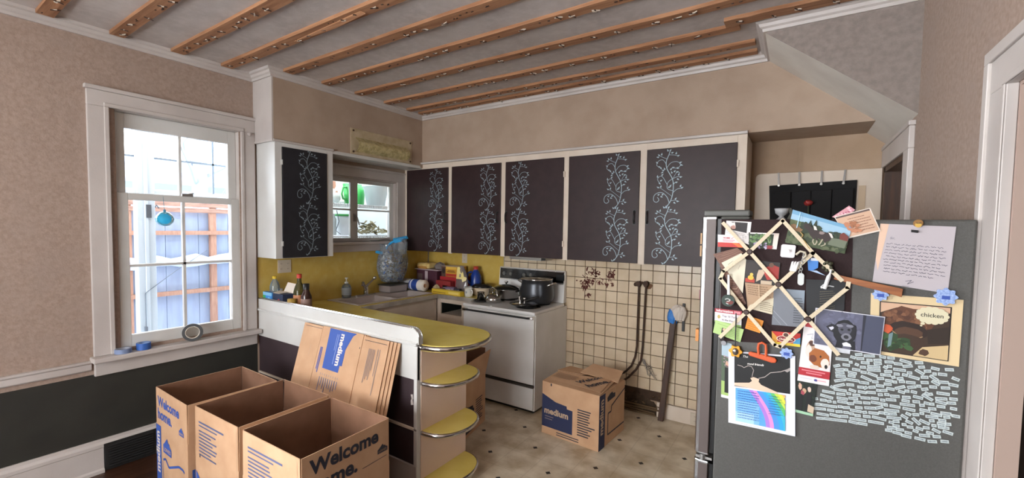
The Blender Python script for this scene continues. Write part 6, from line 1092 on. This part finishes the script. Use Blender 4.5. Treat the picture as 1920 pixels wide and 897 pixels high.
tg = mag('kraft_tag', 'small brown paper tag tied with gold wire below the horse photo corner', 'tag', [(-.0200, 1.6935-.012), (-.009, 1.685), (.0165, 1.664), (.006, 1.650), (-.0185, 1.668)], .012, .001, pm('8c6844'), 0)
build(MB().tube([(.010, YF-.02, 1.655), (.018, YF-.024, 1.645), (.012, YF-.024, 1.632), (.022, YF-.026, 1.625), (.034, YF-.026, 1.605), (.040, YF-.026, 1.597)], .002, 6), 'gold_wire', pm('a88a50'), tg)
single(MB().tube([(-.181, YF-.029, 1.345), (-.180, YF-.029, 1.29), (-.1795, YF-.028, 1.222)], .0022, 6), 'lanyard', BLACK, 'black cord hanging from the memo board down to the flower clip', 'cord')
olv = MB(); r = random.Random(6)
for k in range(12): olv.ball((.094+r.uniform(-.014, .014), YF-.02-r.uniform(0, .008), 1.535+r.uniform(-.022, .022)), r.uniform(.004, .008), 7, jit=.2)
single(olv, 'dried_posy', pm('3a3a28'), 'little dark green dried posy by the white marker', 'flowers')
# word magnets
WM = """174 1228 15 -13;191 1240 20 14;218 1240 29 8;251 1243 17 -8;146 1216 36 3;195 1227 21 8;219 1226 16 5;240 1230 21 13;170 1210 10 6;208 1215 23 3;241 1219 21 14;134 1191 20 23;158 1198 20 1;185 1205 11 -16;203 1199 16 6;231 1206 34 7;258 1210 12 -29;142 1179 25 14;159 1182 11 5;143 1168 26 16;185 1187 22 -2;231 1195 36 6;175 1175 24 -4;145 1157 28 12;205 1182 16 -1;227 1179 27 -15;174 1163 21 -1;260 1184 24 4;211 1163 30 -20;250 1170 19 12;144 1143 32 21;176 1151 37 0;208 1147 26 2;237 1156 17 7;120 1114 11 -26;144 1124 33 26;172 1132 21 7;200 1130 18 7;215 1132 13 43;230 1137 19 16;249 1146 21 4;145 1108 36 1;177 1114 20 -14;113 1094 36 0;204 1114 23 -0;228 1118 24 8;245 1129 10 2;260 1132 19 15;108 1077 37 -7;148 1094 25 6;169 1101 13 0;190 1100 21 8;252 1116 13 13;79 1062 14 18;100 1062 19 6;118 1062 13 18;132 1062 10 9;152 1080 31 3;182 1087 26 6;214 1096 26 8;238 1100 20 3;258 1099 13 3;153 1068 28 3;194 1077 23 6;176 1068 18 11;218 1080 19 8;240 1086 24 0;262 1086 18 1;84 1043 21 9;106 1045 25 1;130 1046 20 6;148 1050 13 9;165 1051 20 11;198 1059 20 6;228 1065 31 10;252 1073 22 28;91 1029 36 7;122 1031 20 4;146 1032 20 12;165 1034 15 7;190 1046 31 1;215 1047 13 19;237 1050 27 6;261 1057 23 7;180 1033 13 7;100 1011 35 2;134 1016 30 -3;160 1019 24 10;196 1031 17 7;220 1034 20 7;251 1036 37 -4;93 995 21 9;136 1001 65 6;197 1018 45 3;184 1005 25 -3;210 1006 25 2;244 1020 41 2;273 1243 19 5;307 1238 29 -13;341 1240 20 8;269 1229 23 8;291 1227 21 3;315 1224 25 15;270 1215 13 5;348 1227 16 13;378 1228 20 -8;411 1231 20 8;295 1208 31 1;341 1211 24 -30;362 1217 17 11;268 1197 20 8;289 1193 15 3;320 1203 13 6;378 1211 10 3;396 1213 21 2;308 1194 14 -5;330 1190 27 -10;266 1185 19 6;283 1181 11 24;356 1196 18 9;424 1205 18 -19;374 1199 23 -33;299 1180 17 17;271 1167 20 1;286 1166 11 7;303 1171 15 9;324 1172 23 4;357 1179 19 9;399 1189 25 5;379 1184 21 -27;268 1156 20 7;421 1185 22 -5;328 1158 22 18;344 1165 12 10;377 1169 18 7;405 1172 21 9;301 1151 27 27;275 1141 21 -3;359 1158 17 20;302 1137 17 -9;316 1143 12 5;332 1143 15 -6;426 1162 12 7;361 1146 12 -26;373 1145 11 18;400 1153 30 2;362 1134 29 -29;268 1120 13 8;288 1119 24 8;316 1122 21 8;342 1129 24 -6;397 1136 28 8;424 1141 19 5;279 1105 26 8;314 1110 20 0;340 1113 18 8;364 1114 15 -6;396 1124 26 -6;420 1128 21 9;377 1114 11 8;354 1105 13 11;397 1111 20 3;267 1085 10 8;289 1085 27 0;319 1098 37 3;425 1111 16 0;378 1099 19 8;323 1084 31 -2;360 1090 25 -3;282 1070 38 6;409 1092 25 3;321 1069 14 -19;341 1071 16 12;354 1079 11 1;387 1084 27 -5;270 1057 13 12;285 1060 21 12;311 1058 19 -27;378 1073 30 4;431 1089 19 0;412 1081 16 9;288 1048 37 7;402 1068 18 4;339 1051 26 -43;294 1038 17 10;379 1061 13 12;281 1032 13 -4;360 1053 26 -19;324 1043 19 -18;400 1057 20 1;416 1060 14 10;294 1024 18 4;314 1032 12 7;384 1047 12 4;329 1027 16 7;350 1028 18 -10;367 1035 16 7;406 1046 26 4;401 1051 18 7;285 1013 26 2;388 1032 21 -22;305 1012 20 8;341 1018 14 -12;415 1033 24 -10;325 1007 18 -0;375 1021 18 -4;364 1009 26 8;392 1014 19 11;277 1002 18 2;298 999 23 -3;320 995 25 -3;353 995 26 -3;383 995 22 11;410 1004 19 8"""
WH = pm('bac4c4'); INKW = pm('6c747c'); wm = {}; ROW = []
for s in WM.split(';'):
    x, z, l, an = [int(v) for v in s.split()]; ROW.append((x/1000, z/1000, max(l, 10), an))
place = []
for i, (x, z, l, an) in enumerate(ROW):
    lv = 0; R_ = l/2000
    for (x2, z2, l2, a2, v2) in place:
        if abs(x-x2) < (l/2000+l2/2000)*.98 and abs(z-z2) < .0085+abs(math.sin(math.radians(an)))*l/2500+abs(math.sin(math.radians(a2)))*l2/2500: lv = max(lv, v2+1)
    lv = min(lv, 5); place.append((x, z, l, an, lv))
    if l not in wm:
        h = .0096; L_ = l/1000; m = MB().box(-L_/2, L_/2, -.0008, 0, -h/2, h/2); nme = 'word_magnet'
        o = build(m, nme, WH); rr = random.Random(l); p = MB(); u = -L_/2+.0025
        while u < L_/2-.003:
            w = min(rr.uniform(.0012, .003), L_/2-.002-u); p.box(u, u+w*.8, -.00095, -.0008, -.0014-(.0008 if rr.random() < .25 else 0), .0012+(.0009 if rr.random() < .3 else 0)); u += w
        q = build(p, 'word', INKW, o); wm[l] = (o, q); ORG[o.name] = Vector((0, 0, 0))
    else:
        o0, q0 = wm[l]; o = o0.copy(); COL.objects.link(o); q = q0.copy(); COL.objects.link(q); q.parent = o
    o.location = (x, YF-.0002-.0010*lv, z); o.rotation_euler = (0, math.radians(-an), 0)
    tag(o, 'small white word magnet among many on the lower right of the fridge side', 'magnet', 'word magnets on the fridge side')
# on top of the fridge and on its front
go = thing('glass_ornament', 'small grey glass ornament standing on top of the fridge', 'ornament', (-.055, 2.12, 1.70))
build(MB().lathe([(.001, 0), (.028, 0), (.012, .012), (.008, .02), (.022, .032), (.026, .052), (.022, .052), (.001, .03)], (-.057, 2.12, 1.70), 16), 'cup', mat('grey_glass', (170, 172, 174), .15), go)
build(MB().tube([(-.03, 2.11, 1.705), (-.02, 2.12, 1.73), (-.03, 2.13, 1.75)], .008, 7), 'branch', mat('dull_green_grey', (90, 92, 84), .6), go)
def front(name, lab, cat, y, z0, z1, c, w=.10, tilt=0.0, out=.012):
    single(MB().slab([(-.3178, y-w/2, z0), (-.3178, y+w/2, z0), (-.3178, y+w/2, z1), (-.3178, y-w/2, z1)], (-out, 0, 0)), name, pm(c), lab, cat, bevel=.001)
front('wooden_clip', 'tan wooden clip on the front of the fridge door, upper of two', 'clip', 1.92, 1.600, 1.645, 'b08c64', .03)
front('wooden_clip', 'tan wooden clip on the front of the fridge door, lower of two', 'clip', 1.92, 1.550, 1.594, 'b08c64', .03)
front('small_charm', 'small coloured charm on the front of the fridge door below the clips', 'charm', 1.93, 1.37, 1.41, '8c5c5c', .02)
front('orange_paper', 'orange paper corner sticking out from the front of the fridge door', 'paper', 1.93, 1.195, 1.245, 'b87838', .03, 0, .02)
